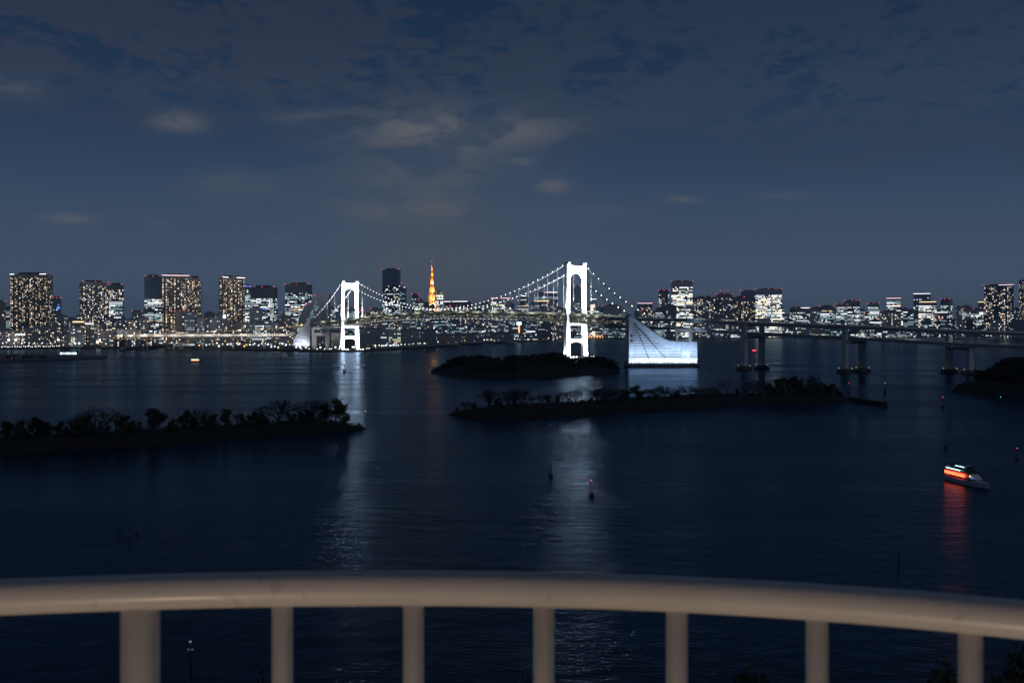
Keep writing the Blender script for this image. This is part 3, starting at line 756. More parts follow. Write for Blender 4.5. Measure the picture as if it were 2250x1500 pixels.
landmark('pink-crowned apartment tower', 'tall apartment tower with glowing pinkish crown and a column of bright warm windows', 356, 416, 607, 2420, 'res', .36, 0, .02, 'fac_brown', ('pink', (.02,.98)), 4, True, slabs=True)
landmark('wing of the pink-crowned tower', 'slightly lower right wing of the pink-crowned apartment tower, without any lit crown', 415, 443, 612, 2430, 'res', .36, -.3, .02, 'fac_brown', None, 1, True, slabs=True)
building('dark block with red marker lights at the foot of the pink-crowned tower', 384, 405, 684, 2330, 'res', .08, 0, 0, 'fac_brown', None, 3)
building('dark teal office with short white strips of windows at the foot of the pink-crowned tower', 405, 428, 686, 2320, 'teal', .35, 0, 0, 'fac_blue')
building('pale blue round-fronted block below the right wing of the pink-crowned tower', 433, 449, 699, 2310, 'teal', .10, 0, 0, 'fac_pale')
landmark('slender brown tower', 'slender brown apartment tower with white roof corners standing alone between two office groups', 481, 538, 611, 2420, 'res', .36, .15, .02, 'fac_brown', ('strip', (0,.25), (.62,1)), 3, True, slabs=True)
building('narrow office with a blue roof sign squeezed behind the slender brown tower', 538, 553, 630, 2600, 'off', .8, 0, .03, 'fac_blue', ('blue', (.1,.9)), 1)
landmark('flat dark-capped office', 'broad office with flat dark cap and white grid windows, right of slender brown tower', 550, 610, 632, 2560, 'off', .82, -.14, .17, 'fac_dark', None, 3, True)
building('grey apartment slab with one column of white lights in front of the flat dark-capped office', 548, 576, 677, 2400, 'res', .12, 0, 0, 'fac_grey')
building('low block with blue-white lit wall beside the grey slab with light column', 574, 585, 680, 2420, 'off', .5, 0, .04, 'fac_blue', ('blue', (.2,.9)))
landmark('brightly gridded office', 'office tower with dark red-lamped cap and dense white windows just left of the sail-shaped anchorage', 626, 686, 626, 2500, 'off', .86, -.16, .12, 'fac_dark', None, 4, True)
landmark('slanted dark tower', 'black tower with slanted roofline and a blue-lit band, behind the sail-shaped anchorage', 690, 718, 647, 2250, 'teal', .05, 0, .1, 'fac_dark', plant=False)
landmark('tall bluish tower', 'tall bluish tower with one bright white band of windows, between the two bridge towers', 840, 880, 593, 3700, 'off', .5, -.12, .22, 'fac_blue', None, 2, True)
building('unfinished shorter tower with white crane lamps right of the tall bluish tower', 879, 893, 632, 3800, 'teal', .35, 0, .06, 'fac_blue', ('strip', (.55,.8)), 1, mast=1)
landmark('stepped greenish cluster', 'stepped greenish office cluster a little left of the orange lattice tower', 905, 920, 648, 3900, 'green', .35, 0, .05, 'fac_dark', None, 2)
building('lower shoulder of the greenish cluster left of the orange lattice tower', 919, 931, 660, 3880, 'green', .5, 0, .03, 'fac_grey', None, 1)
landmark('cream-lit office', 'cream-lit office block immediately right of the orange lattice tower', 957, 974, 642, 4450, 'offw', .75, 0, .03, 'fac_pale', None, 1)
landmark('block with white roof edge', 'wide hotel block with a white-lit roof edge right of the cream-lit office', 975, 1036, 663, 4200, 'resw', .34, -.1, .05, 'fac_dark', ('strip', (0,.28), (.33,.95)), 0, True)
landmark('pink-topped block', 'pale block with pinkish floodlit top and red lamps near the bridge middle', 1079, 1120, 656, 4300, 'offw', .62, 0, .04, 'fac_pale', ('pink', (.02,.45), (.55,1)), 3)
landmark('greenish office', 'greenish-white office block between the pink-topped block and the right bridge tower', 1137, 1161, 651, 4350, 'green', .62, 0, .04, 'fac_dark', ('strip', (.3,.8)), 1)
landmark('cyan grid office', 'cyan-gridded office with an orange-lit setback, left of the right bridge tower', 1174, 1198, 645, 4400, 'teal', .8, 0, .03, 'fac_blue')
building('dark podium with orange-lit edge in front of the cyan-gridded office', 1170, 1208, 662, 4300, 'off', .3, 0, .06, 'fac_dark', ('warm', (.08,.95)))
building('office with white top band beside the cyan-gridded office', 1196, 1226, 643, 4420, 'teal', .5, 0, .06, 'fac_blue', ('strip', (.1,.95)), 1)
building('dark office framed between the legs of the right bridge tower', 1252, 1277, 630, 4300, 'teal', .3, 0, .3, 'fac_blue', None, 3)
building('white-topped narrow block just right of the right bridge tower', 1297, 1311, 658, 4400, 'offw', .6, 0, .02, 'fac_pale', ('strip', (0,1)))
building('teal-lit mid-rise right of the right bridge tower, below its cables', 1308, 1324, 676, 4380, 'teal', .75, 0, .04, 'fac_blue')
landmark('low dome-roofed block', 'dim low block with a row of lamps under the right side-span cables', 1325, 1366, 672, 4350, 'off', .22, 0, .2, 'fac_pale', None, 1)
landmark('red-rimmed block', 'dark block with glowing red and white rim above the floodlit anchorage', 1401, 1433, 667, 4400, 'resw', .3, 0, .08, 'fac_dark', ('pink', (.02,.98)), 3)
landmark('dark sparse tower', 'dark apartment tower with sparse lights left of the cream-windowed office tower', 1447, 1471, 639, 4450, 'resw', .36, 0, .06, 'fac_dark', None, 3)
building('broad low teal-lit office behind the floodlit anchorage', 1440, 1462, 678, 4380, 'teal', .7, 0, .12, 'fac_blue')
building('blank blue-grey slab behind the floodlit anchorage and left of the cream-windowed tower', 1461, 1486, 671, 4360, 'off', .03, 0, .1, 'fac_dark')
landmark('cream-windowed office tower', 'bright cream-windowed office tower with dark cap above the anchorage', 1475, 1522, 619, 4500, 'offw', .88, 0, .07, 'fac_pale', None, 3)
landmark('red-lamped apartment row', 'dark apartment row dotted with red lamps right of the cream-windowed tower', 1522, 1578, 653, 4550, 'resw', .22, 0, .03, 'fac_dark', None, 5)
landmark('twin-mast tower', 'dark tower with two roof masts tipped by red lamps', 1574, 1609, 647, 4520, 'resw', .16, 0, .05, 'fac_dark', None, 3, mast=2)
landmark('warm apartment slab', 'broad dark apartment slab with rows of warm windows left of the dazzling white office', 1608, 1662, 653, 4560, 'res', .40, 0, .1, 'fac_dark', None, 4)
building('plain dark tower top rising behind the warm apartment slab', 1628, 1660, 640, 4700, 'off', .05, 0, .1, 'fac_blue', None, 2)
landmark('dazzling white office', 'dazzling white office block with nearly every floor lit, right of centre', 1660, 1718, 636, 4450, 'offw', .93, 0, .10, 'fac_pale', None, 5)
landmark('dark-capped teal office', 'dark-capped office with teal and white windows right of the dazzling white office', 1735, 1780, 677, 4450, 'off', .62, .3, .1, 'fac_dark', ('strip', (.35,.95)), 3)
landmark('white striped office', 'squat office with two white lit stripes left of the twin red-topped blocks', 1802, 1832, 673, 4700, 'off', .85, 0, .04, 'fac_blue', None, 2)
landmark('twin red-topped blocks', 'pair of far offices under a line of red roof lamps', 1837, 1862, 669, 4800, 'off', .8, 0, .05, 'fac_grey', None, 4)
building('taller white-rowed office beside the pair under red roof lamps', 1856, 1889, 661, 4900, 'off', .7, 0, .12, 'fac_blue', None, 5)
landmark('brick-like office', 'far white-lit office right of the red roof lamps and left of the violet-topped block', 1907, 1932, 667, 4750, 'off', .85, 0, .08, 'fac_grey', None, 3)
landmark('violet-topped block', 'block with glowing violet-white top floors on the right skyline', 1948, 1979, 656, 4800, 'off', .95, 0, .02, 'fac_pale', ('pink', (0,1)), 3)
building('dark apartment block with cream windows in front of the violet-topped block', 1933, 1980, 684, 4500, 'resw', .3, 0, .03, 'fac_brown', None, 2)
landmark('white-rimmed tower', 'slim grey tower with a white rim of light along its roof on the right skyline', 2007, 2044, 646, 4900, 'off', .12, 0, .05, 'fac_blue', ('strip', (0,1)))
building('orange-rimmed bright office in front of the white-rimmed tower', 2018, 2058, 664, 4700, 'offw', .8, 0, .06, 'fac_pale', ('warm', (.05,.98)))
landmark('crane-topped white office', 'white-windowed office with red sloping roof lamps left of the dark apartments', 2067, 2093, 658, 4750, 'off', .8, -.3, .14, 'fac_blue', None, 3)
building('dark sparsely lit block with white roof edge in front of the crane-topped office', 2050, 2084, 687, 4500, 'resw', .4, 0, .03, 'fac_dark', ('strip', (.1,.95)))
landmark('pale low offices', 'pale low office group left of the big dark apartment tower at right', 2117, 2161, 679, 4600, 'off', .6, 0, .08, 'fac_grey', None, 3)
building('thin tower with an orange strip on top behind the big dark right-hand apartments', 2149, 2163, 664, 4800, 'off', .1, 0, .06, 'fac_blue', ('warm', (0,1)))
landmark('big dark apartment tower', 'big dark apartment tower with scattered white windows near the right edge', 2162, 2227, 627, 4380, 'resw', .36, 0, .02, 'fac_dark', ('pink', (.5,.98)), 3, True, slabs=True)
landmark('orange-edged tower', 'tower with an orange-lit corner column cut by the right picture edge', 2239, 2290, 615, 4400, 'res', .5, .25, .02, 'fac_dark', ('warm', (0,.2)), 2, True)
# slanted top and blue band of the black tower
sl = thing('building', 'dark stepped block with diagonal band of blue lights leaning on the slanted dark tower', 'building', (gx(695,2240), 2240, LZ), 0, absolute=True)
m = MB()
pts = [(655,704), (664,682), (672,668), (686,662), (692,648), (700,645.5), (722,645.5), (722,715), (655,715)]
fr = [at(p, r, 2240) for p, r in pts]; bk = [Vector((q.x, q.y+26, q.z)) for q in fr]
m.poly(fr); m.poly(bk[::-1])
for k in range(len(fr)): m.quad(fr[k], bk[k], bk[(k+1)%len(fr)], fr[(k+1)%len(fr)])
m.build('wall', MT['fac_dark'], sl)
m = MB(); rng = random.Random(4)
for k in range(13):
    for j in range(5):
        if rng.random() < .72:
            px = 673+k*1.45+j*2.3; py = 703-k*2.35+rng.uniform(-.3,.3); a = at(px, py, 2239.8); m.quad(a, a+Vector((1.5,0,0)), a+Vector((1.5,0,1.6)), a+Vector((0,0,1.6)))
m.build('windows', WM['t1'], sl, kind='stuff')
for px, py in ((673,668), (691,648)): inst('obstruction_light', ball_red, sl, at(px, py, 2239)-Vector(sl['_abs']), 0, 1.0)

# lower buildings that fill the skyline between and in front of the landmarks
ORD = ['next', 'second', 'third', 'fourth', 'fifth', 'sixth', 'seventh', 'eighth', 'ninth', 'tenth', 'eleventh', 'twelfth', 'thirteenth', 'fourteenth', 'fifteenth']
fill = []
def band(x0, x1, ylo, yhi, D, wmin, wmax, styles, seed, dens=1.0, where='', gap=.12, red=.25):
    rng = random.Random(seed); x = x0
    while x < x1:
        wd = rng.uniform(wmin, wmax)
        if rng.random() > gap:
            fill.append((x, x+wd, rng.uniform(ylo, yhi), D*rng.uniform(.985, 1.03), rng.choice(styles), dens*rng.uniform(.5, 1.25), where, rng.random() < red*.6))
        x += wd*rng.uniform(.86, 1.04)
band(0, 640, 684, 703, 3000, 13, 26, ['resw', 'off', 'teal', 'res'], 1, .6, 'far behind', .2, .5)
band(116, 330, 692, 712, 2340, 15, 30, ['res', 'resw', 'off'], 2, .8, 'behind', .1, .35)
band(425, 650, 690, 712, 2340, 14, 28, ['res', 'off', 'teal', 'resw'], 3, .8, 'in front of', .1)
band(-30, 262, 716, 736, 2110, 24, 52, ['res', 'resw', 'res'], 4, .85, 'low in front of', .05, .05)
band(270, 650, 740, 752, 2190, 26, 44, ['off', 'res', 'teal'], 5, .8, 'under the ramp, before', .1, 0)
band(722, 1240, 664, 690, 4050, 11, 24, ['off', 'resw', 'teal', 'green', 'res'], 6, .85, 'close to', .12, .45)
band(830, 1240, 700, 722, 3300, 13, 28, ['resw', 'off', 'teal', 'off'], 7, .85, 'below deck, before', .08, .1)
band(1226, 1420, 676, 700, 4450, 12, 24, ['teal', 'off', 'resw', 'green'], 8, .9, 'behind cables near', .1, .4)
band(1210, 1560, 725, 737, 4400, 16, 34, ['off', 'green', 'resw', 'teal'], 9, .75, 'on the shore before', .08, .1)
band(1395, 1800, 668, 694, 4620, 13, 25, ['off', 'resw', 'teal', 'off'], 10, .85, 'close by', .12, .6)
band(1770, 2260, 672, 694, 4950, 11, 22, ['off', 'off', 'teal', 'resw', 'offw'], 11, .95, 'far behind', .08, .75)
band(1540, 2260, 700, 733, 4420, 17, 34, ['off', 'teal', 'resw', 'off'], 12, .6, 'low before', .1, .12)
byk = {}
for f in fill:
    pc = (f[0]+f[1])/2; c, nick = min(LAND, key=lambda l: abs(l[0]-pc))
    byk.setdefault((nick, f[6], pc < c), []).append((abs(pc-c), f, c))
ADJ = {'res': 'warm-windowed', 'resw': 'sparsely lit', 'off': 'white-rowed', 'teal': 'teal-lit', 'green': 'greenish-lit', 'offw': 'brightly lit'}
for (nick, where, left), lst in byk.items():
    lst.sort(key=lambda q: q[0])
    for k, (d, f, c) in enumerate(lst):
        hh = 'low' if f[2] > 714 else ('mid-rise' if f[2] > 690 else 'taller')
        building(f'{ADJ[f[4]]} {hh} block {where} the {nick}, {ORD[k]} one {"leftward" if left else "rightward"}', f[0], f[1], f[2], f[3], f[4], STY[f[4]]['lit']*f[5], 0, .03, None, None, (1 if f[7] else 0), False, 'smaller blocks of the skyline')

# orange lattice tower
def lattice_tower():
    D = 4300.0; t = thing('lattice_tower', 'tall lattice tower lit orange, rising behind the middle of the bridge', 'lattice tower', (gx(948.5, D), D, LZ), R(20))
    prof = [(0, 40), (40, 28), (80, 20), (115, 14.5), (150, 11.5), (200, 8.2), (250, 5.0), (285, 2.8), (310, 1.2)]
    def hwid(z):
        for (a, wa), (b, wb) in zip(prof, prof[1:]):
            if a <= z <= b: return wa+(wb-wa)*(z-a)/(b-a)
        return 1.2
    for sx, sy in ((-1,-1), (1,-1), (1,1), (-1,1)):
        m = MB()
        for (a, wa), (b, wb) in zip(prof, prof[1:]): m.tube((sx*wa, sy*wa, a), (sx*wb, sy*wb, b), max(.8, wa*.075), max(.6, wb*.09), 5)
        m.build('leg', MT['orange_steel'], t)
    m = MB(); z = 0
    while z < 300:
        z2 = z+max(7, hwid(z)*1.1); a, b = hwid(z), hwid(min(z2, 308))
        for k in range(4):
            c = [(-1,-1), (1,-1), (1,1), (-1,1)]; p, q = c[k], c[(k+1) % 4]
            m.tube((p[0]*a, p[1]*a, z), (q[0]*b, q[1]*b, z2), .55, n=4, cap=False); m.tube((q[0]*a, q[1]*a, z), (p[0]*b, p[1]*b, z2), .55, n=4, cap=False); m.tube((p[0]*b, p[1]*b, z2), (q[0]*b, q[1]*b, z2), .6, n=4, cap=False)
        z = z2
    m.build('bracing', MT['orange_steel'], t, kind='stuff')
    for z, r, h in ((138, 15, 11), (236, 6.5, 7)):
        m = MB(); m.lathe([(r*.8, z), (r, z+2), (r, z+h), (r*.85, z+h+2)], n=8); m.build('observation_deck', MT['white_steel'], t)
    m = MB(); m.tube((0,0,305), (0,0,333), 1.3, .5, 6); m.build('antenna', MT['orange_steel'], t)
    inst('obstruction_light', ball_red, t, (0,0,334), 0, 1.6)
    inst('obstruction_light', ball_red, t, (0,0,312), 0, 1.4)
    for z, d, e in ((110, 42, 260000), (140, 34, 240000), (170, 28, 170000), (205, 24, 125000), (240, 20, 80000), (275, 16, 50000), (300, 13, 26000)):
        lamp('tower_flood', 'SPOT', (4, -d, z-8), e*2.8, (1,.70,.24), t, (0, 0, z+6), 1, 75, .7)
lattice_tower()

# warehouses and sheds on the quay under the main span
def shed(label, px0, px1, ytop, D, fac, nlit, name='warehouse', roof=True, rows=1):
    th = math.atan2((px0+px1)/2-CX, F); wd = (px1-px0)*D*math.cos(th)/F; H = EYE-(ytop-HY)/F*D-LZ
    t = thing(name, label, 'warehouse', (gx((px0+px1)/2, D), D, LZ), -th)
    m = MB(); m.box(-wd/2, 0, 0, wd/2, 40, H); m.build('wall', MT[fac], t)
    m = MB(); m.hexa([(-wd/2-.4,-.4,H+.003), (wd/2+.4,-.4,H+.003), (wd/2+.4,40,H+.003), (-wd/2-.4,40,H+.003), (-wd/2-.4,-.4,H+.5), (wd/2+.4,-.4,H+.5), (wd/2+.4,20,H+2.2), (-wd/2-.4,20,H+2.2)]); m.build('roof', MT['roof'], t)
    for k in range(max(1, int(wd/9))):
        x = -wd/2+wd*(k+.5)/max(1, int(wd/9)); d = MB(); d.box(x-2, -.25, .2, x+2, -.003, 4.6); d.build('loading_door', MT['grey_steel'], t)
    rng = random.Random(int(px0*3)); m = MB()
    for k in range(nlit):
        x = rng.uniform(-wd/2+1, wd/2-2); z = rng.choice([5.4, 5.4, 6, H*.62, H*.8]); m.quad((x,-.14,z), (x+rng.uniform(.8,2.6),-.14,z), (x+1.6,-.14,z+.9), (x,-.14,z+.9), rng.choice([WI['n2'], WI['g1'], WI['n3'], WI['w2']]))
    if nlit: m.build('windows', WMATS, t, kind='stuff')
    return t
shed('big grey-blue warehouse right behind the left bridge tower', 791, 836, 722, 1990, 'shed_grey', 5)
building('small office with white window rows between the grey-blue warehouse and the blank sheds', 836, 854, 726, 2050, 'off', .75, 0, .05, 'fac_grey')
building('pale greenish office beside the white-rowed one on the quay', 854, 881, 727, 2080, 'green', .35, 0, .05, 'fac_pale')
shed('blank grey shed with a lamp at its foot, left one of the quay pair', 881, 922, 724, 2150, 'shed_grey', 3)
shed('blank grey shed on the quay, right one of the pair', 923, 958, 725, 2230, 'shed_grey', 3)
shed('low tan warehouse with a bare end wall on the quay below mid-span', 960, 1010, 735.5, 2420, 'shed_tan', 4)
shed('long dark shed right of the low tan warehouse', 1011, 1062, 733, 2700, 'shed_grey', 9)
shed('long dark shed on the quay with white lamps, second right of the tan warehouse', 1063, 1130, 731, 3000, 'fac_dark', 12)
shed('last dark shed at the tip of the quay left of the right bridge tower', 1131, 1204, 729, 3350, 'fac_dark', 10)
shed('brick-red shed between the portal pier and the left bridge tower', 727, 747, 731, 1960, 'shed_tan', 3)
shed('low dark warehouse at the far right edge above the viaduct', 2186, 2262, 703, 4400, 'fac_dark', 2)

# orange zig-zag roofs of the far ferry terminal
def gables(px0, px1, n, label):
    D = 4365; t = thing('ferry_terminal', label, 'terminal', (gx((px0+px1)/2, D), D, LZ), 0, 'orange-lit ferry terminals'); wd = (px1-px0)/F*D
    m = MB(); m.box(-wd/2, 2, 0, wd/2, 20, 7); m.build('wall', MT['fac_brown'], t)
    for k in range(n):
        x0 = -wd/2+wd*k/n; x1 = x0+wd/n; xm = (x0+x1)/2; g = MB()
        g.tube((x0+.6,0,6.5), (xm,0,13), .95, n=5); g.tube((xm,0,13), (x1-.6,0,6.5), .95, n=5); g.tube((x0+.6,0,0), (x0+.6,0,6.5), .8, n=5); g.tube((x1-.6,0,0), (x1-.6,0,6.5), .8, n=5)
        g.build('gable', G['orange'], t)
gables(1255, 1275, 3, 'row of orange-lit gables seen between the legs of the right bridge tower')
gables(1293, 1325, 5, 'row of five orange-lit gables just right of the right bridge tower')
gables(1328, 1360, 5, 'row of orange-lit gables nearest the floodlit anchorage')

# signs
def sign(label, px, py, w_, h_, D, g, leg=None, legm=None):
    a = at(px, py, D); t = thing('lit_sign', label, 'sign', (a.x, a.y, LZ), 0)
    z = a.z-LZ; W2, H2 = w_/F*D/2, h_/F*D/2
    m = MB(); m.box(-W2, 0, z-H2, W2, .8, z+H2); m.build('panel', G[g], t)
    m = MB(); m.box(-W2*.15, .82, 0, W2*.15, 1.6, z); m.build('post', MT['grey_steel'], t)
    if legm:
        m = MB(); m.box(-W2*.3, -.4, z-H2-leg/F*D, W2*.3, -.003, z-H2-.5); m.build('lit_column', G[legm], t)
sign('bright white square sign above the roofs at the foot of the slender brown tower', 493, 695.5, 6, 7, 2300, 'cyan')
sign('glaring white sign on an orange-lit column below the bridge deck, left of the right tower', 1140.5, 710.5, 10, 6.5, 3200, 'cyan', 17, 'orange')
sign('round-cornered red sign beside the left bridge tower, above the deck', 796, 681, 5, 6, 2300, 'red')
sign('blue sign on the slim tower beside the wide white-cornered tower', 128, 676, 6, 5, 2440, 'blue')
sign('long orange-lit canopy left of the grey-flanked apartment tower base', 172, 707, 25, 2.4, 2290, 'warm')
sign('teal and white lit canopy right of the long orange canopy', 196, 711, 19, 1.8, 2290, 'strip')
sign('white lit board on the dark shed at the left quay', 44, 735, 22, 2.2, 2080, 'strip')

# ------------------------------------------------------------------ quay lamps and other waterfront lights
qp = MB(); qp.tube((0,0,0), (0,0,7), .16, .12, 5); qp = qp.mesh('pole', MT['grey_steel'])
heads = {}
for k in ('lamp', 'warm', 'loud', 'cyan', 'amber', 'bulb'):
    h = MB(); h.ball((0,0,0), 1.1, 0, 8, 5); heads[k] = h.mesh('lamp_head', G['qbulb' if k == 'bulb' else k])
def quay_lamp(px, D, kind, r, label, group, h=7):
    t = thing('quay_lamp', label, 'quay lamp', (gx(px, D), D, LZ), 0, group)
    p = inst('pole', qp, t); p.scale = (1, 1, h/7); inst('lamp_head', heads[kind], t, (0, 0, h+r*.6), 0, r)
rng = random.Random(8)
def Dshore(px):
    P = sorted([(x/D*F+CX, D) for x, D in shore_l+shore_r])
    for (a, da), (b, db) in zip(P, P[1:]):
        if a <= px <= b and b > a: return da+(db-da)*(px-a)/(b-a)
    return 2000
x = 4
while x < 132:
    quay_lamp(x, Dshore(x)+rng.uniform(4,10), 'bulb', rng.uniform(.5,.9), 'small white lamp in the close row along the left quay edge', 'close row of lamps on the left quay', rng.uniform(1.5,3)); x += rng.uniform(3.2, 6)
for x in (6, 31, 48, 64, 76, 93, 111):
    quay_lamp(x, Dshore(x)+14, 'bulb', 1.0, 'taller white lamp standing above the close row on the left quay', 'taller lamps of the left quay', 9)
for x, k in ((19, 'white-green lamp left of the pair'), (34, 'white-green lamp in the middle'), (52, 'white-green lamp at right')):
    quay_lamp(x, Dshore(x)+90, 'lamp', 2.2, f'glaring {k} of three in the yard behind the left quay', 'yard lamps behind the left quay', 14)
quay_lamp(128, Dshore(128)+80, 'lamp', 2.2, 'glaring white-green lamp at the end of the left quay yard', 'yard lamps behind the left quay', 14)
for x, l in ((165, 'left'), (174, 'right')):
    quay_lamp(x, Dshore(x)+20, 'cyan', 1.9, f'cyan-white lamp, {l} of two right of the left quay', 'pair of cyan-white quay lamps', 7)
for x, h, r, l in ((214, 9, 2.2, 'leftmost of three'), (221, 12, 3.0, 'middle and brightest of three'), (229, 11, 2.6, 'rightmost of three')):
    quay_lamp(x, Dshore(x)+10, 'loud', r, f'blazing yellow-white floodlight, {l} below the ramp loop tip', 'blazing floodlights at the inlet', h)
quay_lamp(244, Dshore(244)+8, 'warm', 2.0, 'warm lamp just right of the blazing floodlights', 'warm lamps of the inlet', 8)
quay_lamp(250, Dshore(250)+60, 'lamp', 2.5, 'white lamp just under the tip of the ramp loop', 'warm lamps of the inlet', 16)
quay_lamp(269, Dshore(269)+20, 'amber', 2.1, 'orange lamp under the left end of the ramp loop', 'warm lamps of the inlet', 13)
quay_lamp(268, Dshore(269)+3, 'warm', 1.8, 'low warm lamp at the water under the left end of the ramp loop', 'warm lamps of the inlet', 2)
for k in range(46):
    x = 285+k*7.6+rng.uniform(-2,2)
    if 632 < x: break
    quay_lamp(x, Dshore(x)+rng.uniform(5,120), rng.choice(['cyan', 'warm', 'lamp', 'cyan', 'amber', 'bulb']), rng.uniform(.7,1.5), 'small lamp on the dark waterfront beneath the ramp loop', 'waterfront lamps under the ramp loop', rng.uniform(3,10))
for x in (651, 659, 672, 704, 737, 775, 779):
    quay_lamp(x, Dshore(x)+6, 'bulb', 1.35, 'bright white ball of light on the quay by the left bridge tower', 'white quay lights at the left tower', 4.5)
for x in (662, 679, 697, 713, 724, 728, 745, 806, 811):
    quay_lamp(x, Dshore(x)+4, 'bulb', .8, 'small white light on the quay edge by the left bridge tower', 'small quay lights at the left tower', 2)
for k in range(44):
    x = 822+k*8.6+rng.uniform(-3,3)
    if x > 1200: break
    D = Dshore(x); quay_lamp(x, D+rng.uniform(4,60)*D/1900, rng.choice(['lamp', 'lamp', 'bulb', 'warm']), rng.uniform(.6,1.25)*(D/1900)**.6, 'small white-green lamp on the long quay between the bridge towers', 'lamps of the long quay under the main span', rng.uniform(3,8))
for k in range(60):
    x = 1215+k*17+rng.uniform(-5,5)
    if x > 2245: break
    quay_lamp(x, Dshore(min(x,2240))+rng.uniform(5,120), rng.choice(['lamp', 'bulb', 'cyan', 'warm']), rng.uniform(1.2,2.2), 'tiny lamp on the farthest shore seen beneath the viaduct', 'lamps of the farthest shore', rng.uniform(3,8))

# left jetty with its lit pontoon house
slab('jetty', [shore(-500, 800.5), shore(0, 796.5), shore(110, 792), shore(235, 787.5), shore(235, 784.8), shore(178, 780.5), shore(-500, 786)], 2.2, -2, MT['dark_concrete'])
t = thing('pontoon_house', 'long low glass-walled pontoon house glowing cyan-white on the left jetty', 'pontoon house', (gx(150,1490), 1490, 2.2), 0)
m = MB(); m.box(-13,0,0,13,8,.8); m.build('base', MT['dark_concrete'], t)
for k in range(8):
    m = MB(); m.box(-12.4+3.1*k, .3, .85, -9.6+3.1*k, .4, 3.6); m.build('lit_pane', G['cyan'] if k in (0,3,4,6,7) else WM['n2'], t)
m = MB(); m.box(-12.6,.42,.8,12.6,7.6,3.7); m.build('wall', MT['fac_pale'], t)
m = MB(); m.hexa([(-13.4,-.4,3.72),(13.4,-.4,3.72),(13.4,8.4,3.72),(-13.4,8.4,3.72),(-13,0,4.3),(13,0,4.3),(13,4,5.2),(-13,4,5.2)]); m.build('roof', MT['roof'], t)
for (px, wd, h, l) in ((20, 9, 3.6, 'leftmost dark shed with a red lamp on the left jetty'), (58, 11, 4.2, 'dark boxy shed standing mid-way on the left jetty'), (90, 8, 3.4, 'dark shed nearest the glowing pontoon house')):
    t = thing('shed', l, 'shed', (gx(px,1300), 1300, 2.2), 0, 'dark sheds on the left jetty')
    m = MB(); m.box(-wd/2, 0, 0, wd/2, 6, h); m.build('wall', MT['hull_dark'], t)
    m = MB(); m.hexa([(-wd/2-.3,-.3,h+.002),(wd/2+.3,-.3,h+.002),(wd/2+.3,6.3,h+.002),(-wd/2-.3,6.3,h+.002),(-wd/2-.3,-.3,h+.2),(wd/2+.3,-.3,h+.2),(wd/2,3,h+1.2),(-wd/2,3,h+1.2)]); m.build('roof', MT['roof'], t)
    if px == 20: inst('obstruction_light', ball_red, t, (3.5,-.5,1.2), 0, .35)

# moored dark boats in the inlet
def hull(mb, L_, B_, H_, bow=.28, m=0, flare=.12):
    """boat hull, bow at +x"""
    st = [(-L_/2, .80), (-L_/2+L_*.12, .95), (L_*(.5-bow), 1.0), (L_*(.5-bow*.45), .68), (L_*.5, .04)]
    for (x0, a), (x1, c) in zip(st, st[1:]):
        sh = lambda x: H_*(1+.25*max(0, x/(L_/2))**2)
        mb.hexa([(x0,-B_/2*a*(1-flare),-.5),(x1,-B_/2*c*(1-flare),-.5),(x1,B_/2*c*(1-flare),-.5),(x0,B_/2*a*(1-flare),-.5),(x0,-B_/2*a,sh(x0)),(x1,-B_/2*c,sh(x1)),(x1,B_/2*c,sh(x1)),(x0,B_/2*a,sh(x0))], m)
for px, py, L_, rz, l in ((291, 768, 30, .1, 'dark work barge moored under the left end of the ramp loop'), (335, 767, 22, -.2, 'small dark tug, second moored boat from the left in the inlet'), (376, 768, 26, .15, 'dark barge moored mid-way along the inlet'), (404, 768.5, 30, -.1, 'dark barge with a crane mast on the right of the inlet'), (425, 767.5, 18, .3, 'small dark launch at the right end of the inlet')):
    D = dz(py); t = thing('moored_boat', l, 'boat', (gx(px,D), D, 0), rz, 'dark boats moored in the inlet')
    m = MB(); hull(m, L_, L_*.26, 2.2); m.build('hull', MT['hull_dark'], t)
    m = MB(); m.box(-L_*.3,-L_*.09,2.2,-L_*.05,L_*.09,5.6); m.build('deckhouse', MT['dark_concrete'], t)
    m = MB(); m.tube((L_*.1,0,2.2),(L_*.1,0,2.2+L_*.4),.25,.15,5); m.tube((L_*.1,0,2.6),(L_*.38,0,2.2+L_*.3),.18,n=5); m.build('mast', MT['hull_dark'], t)

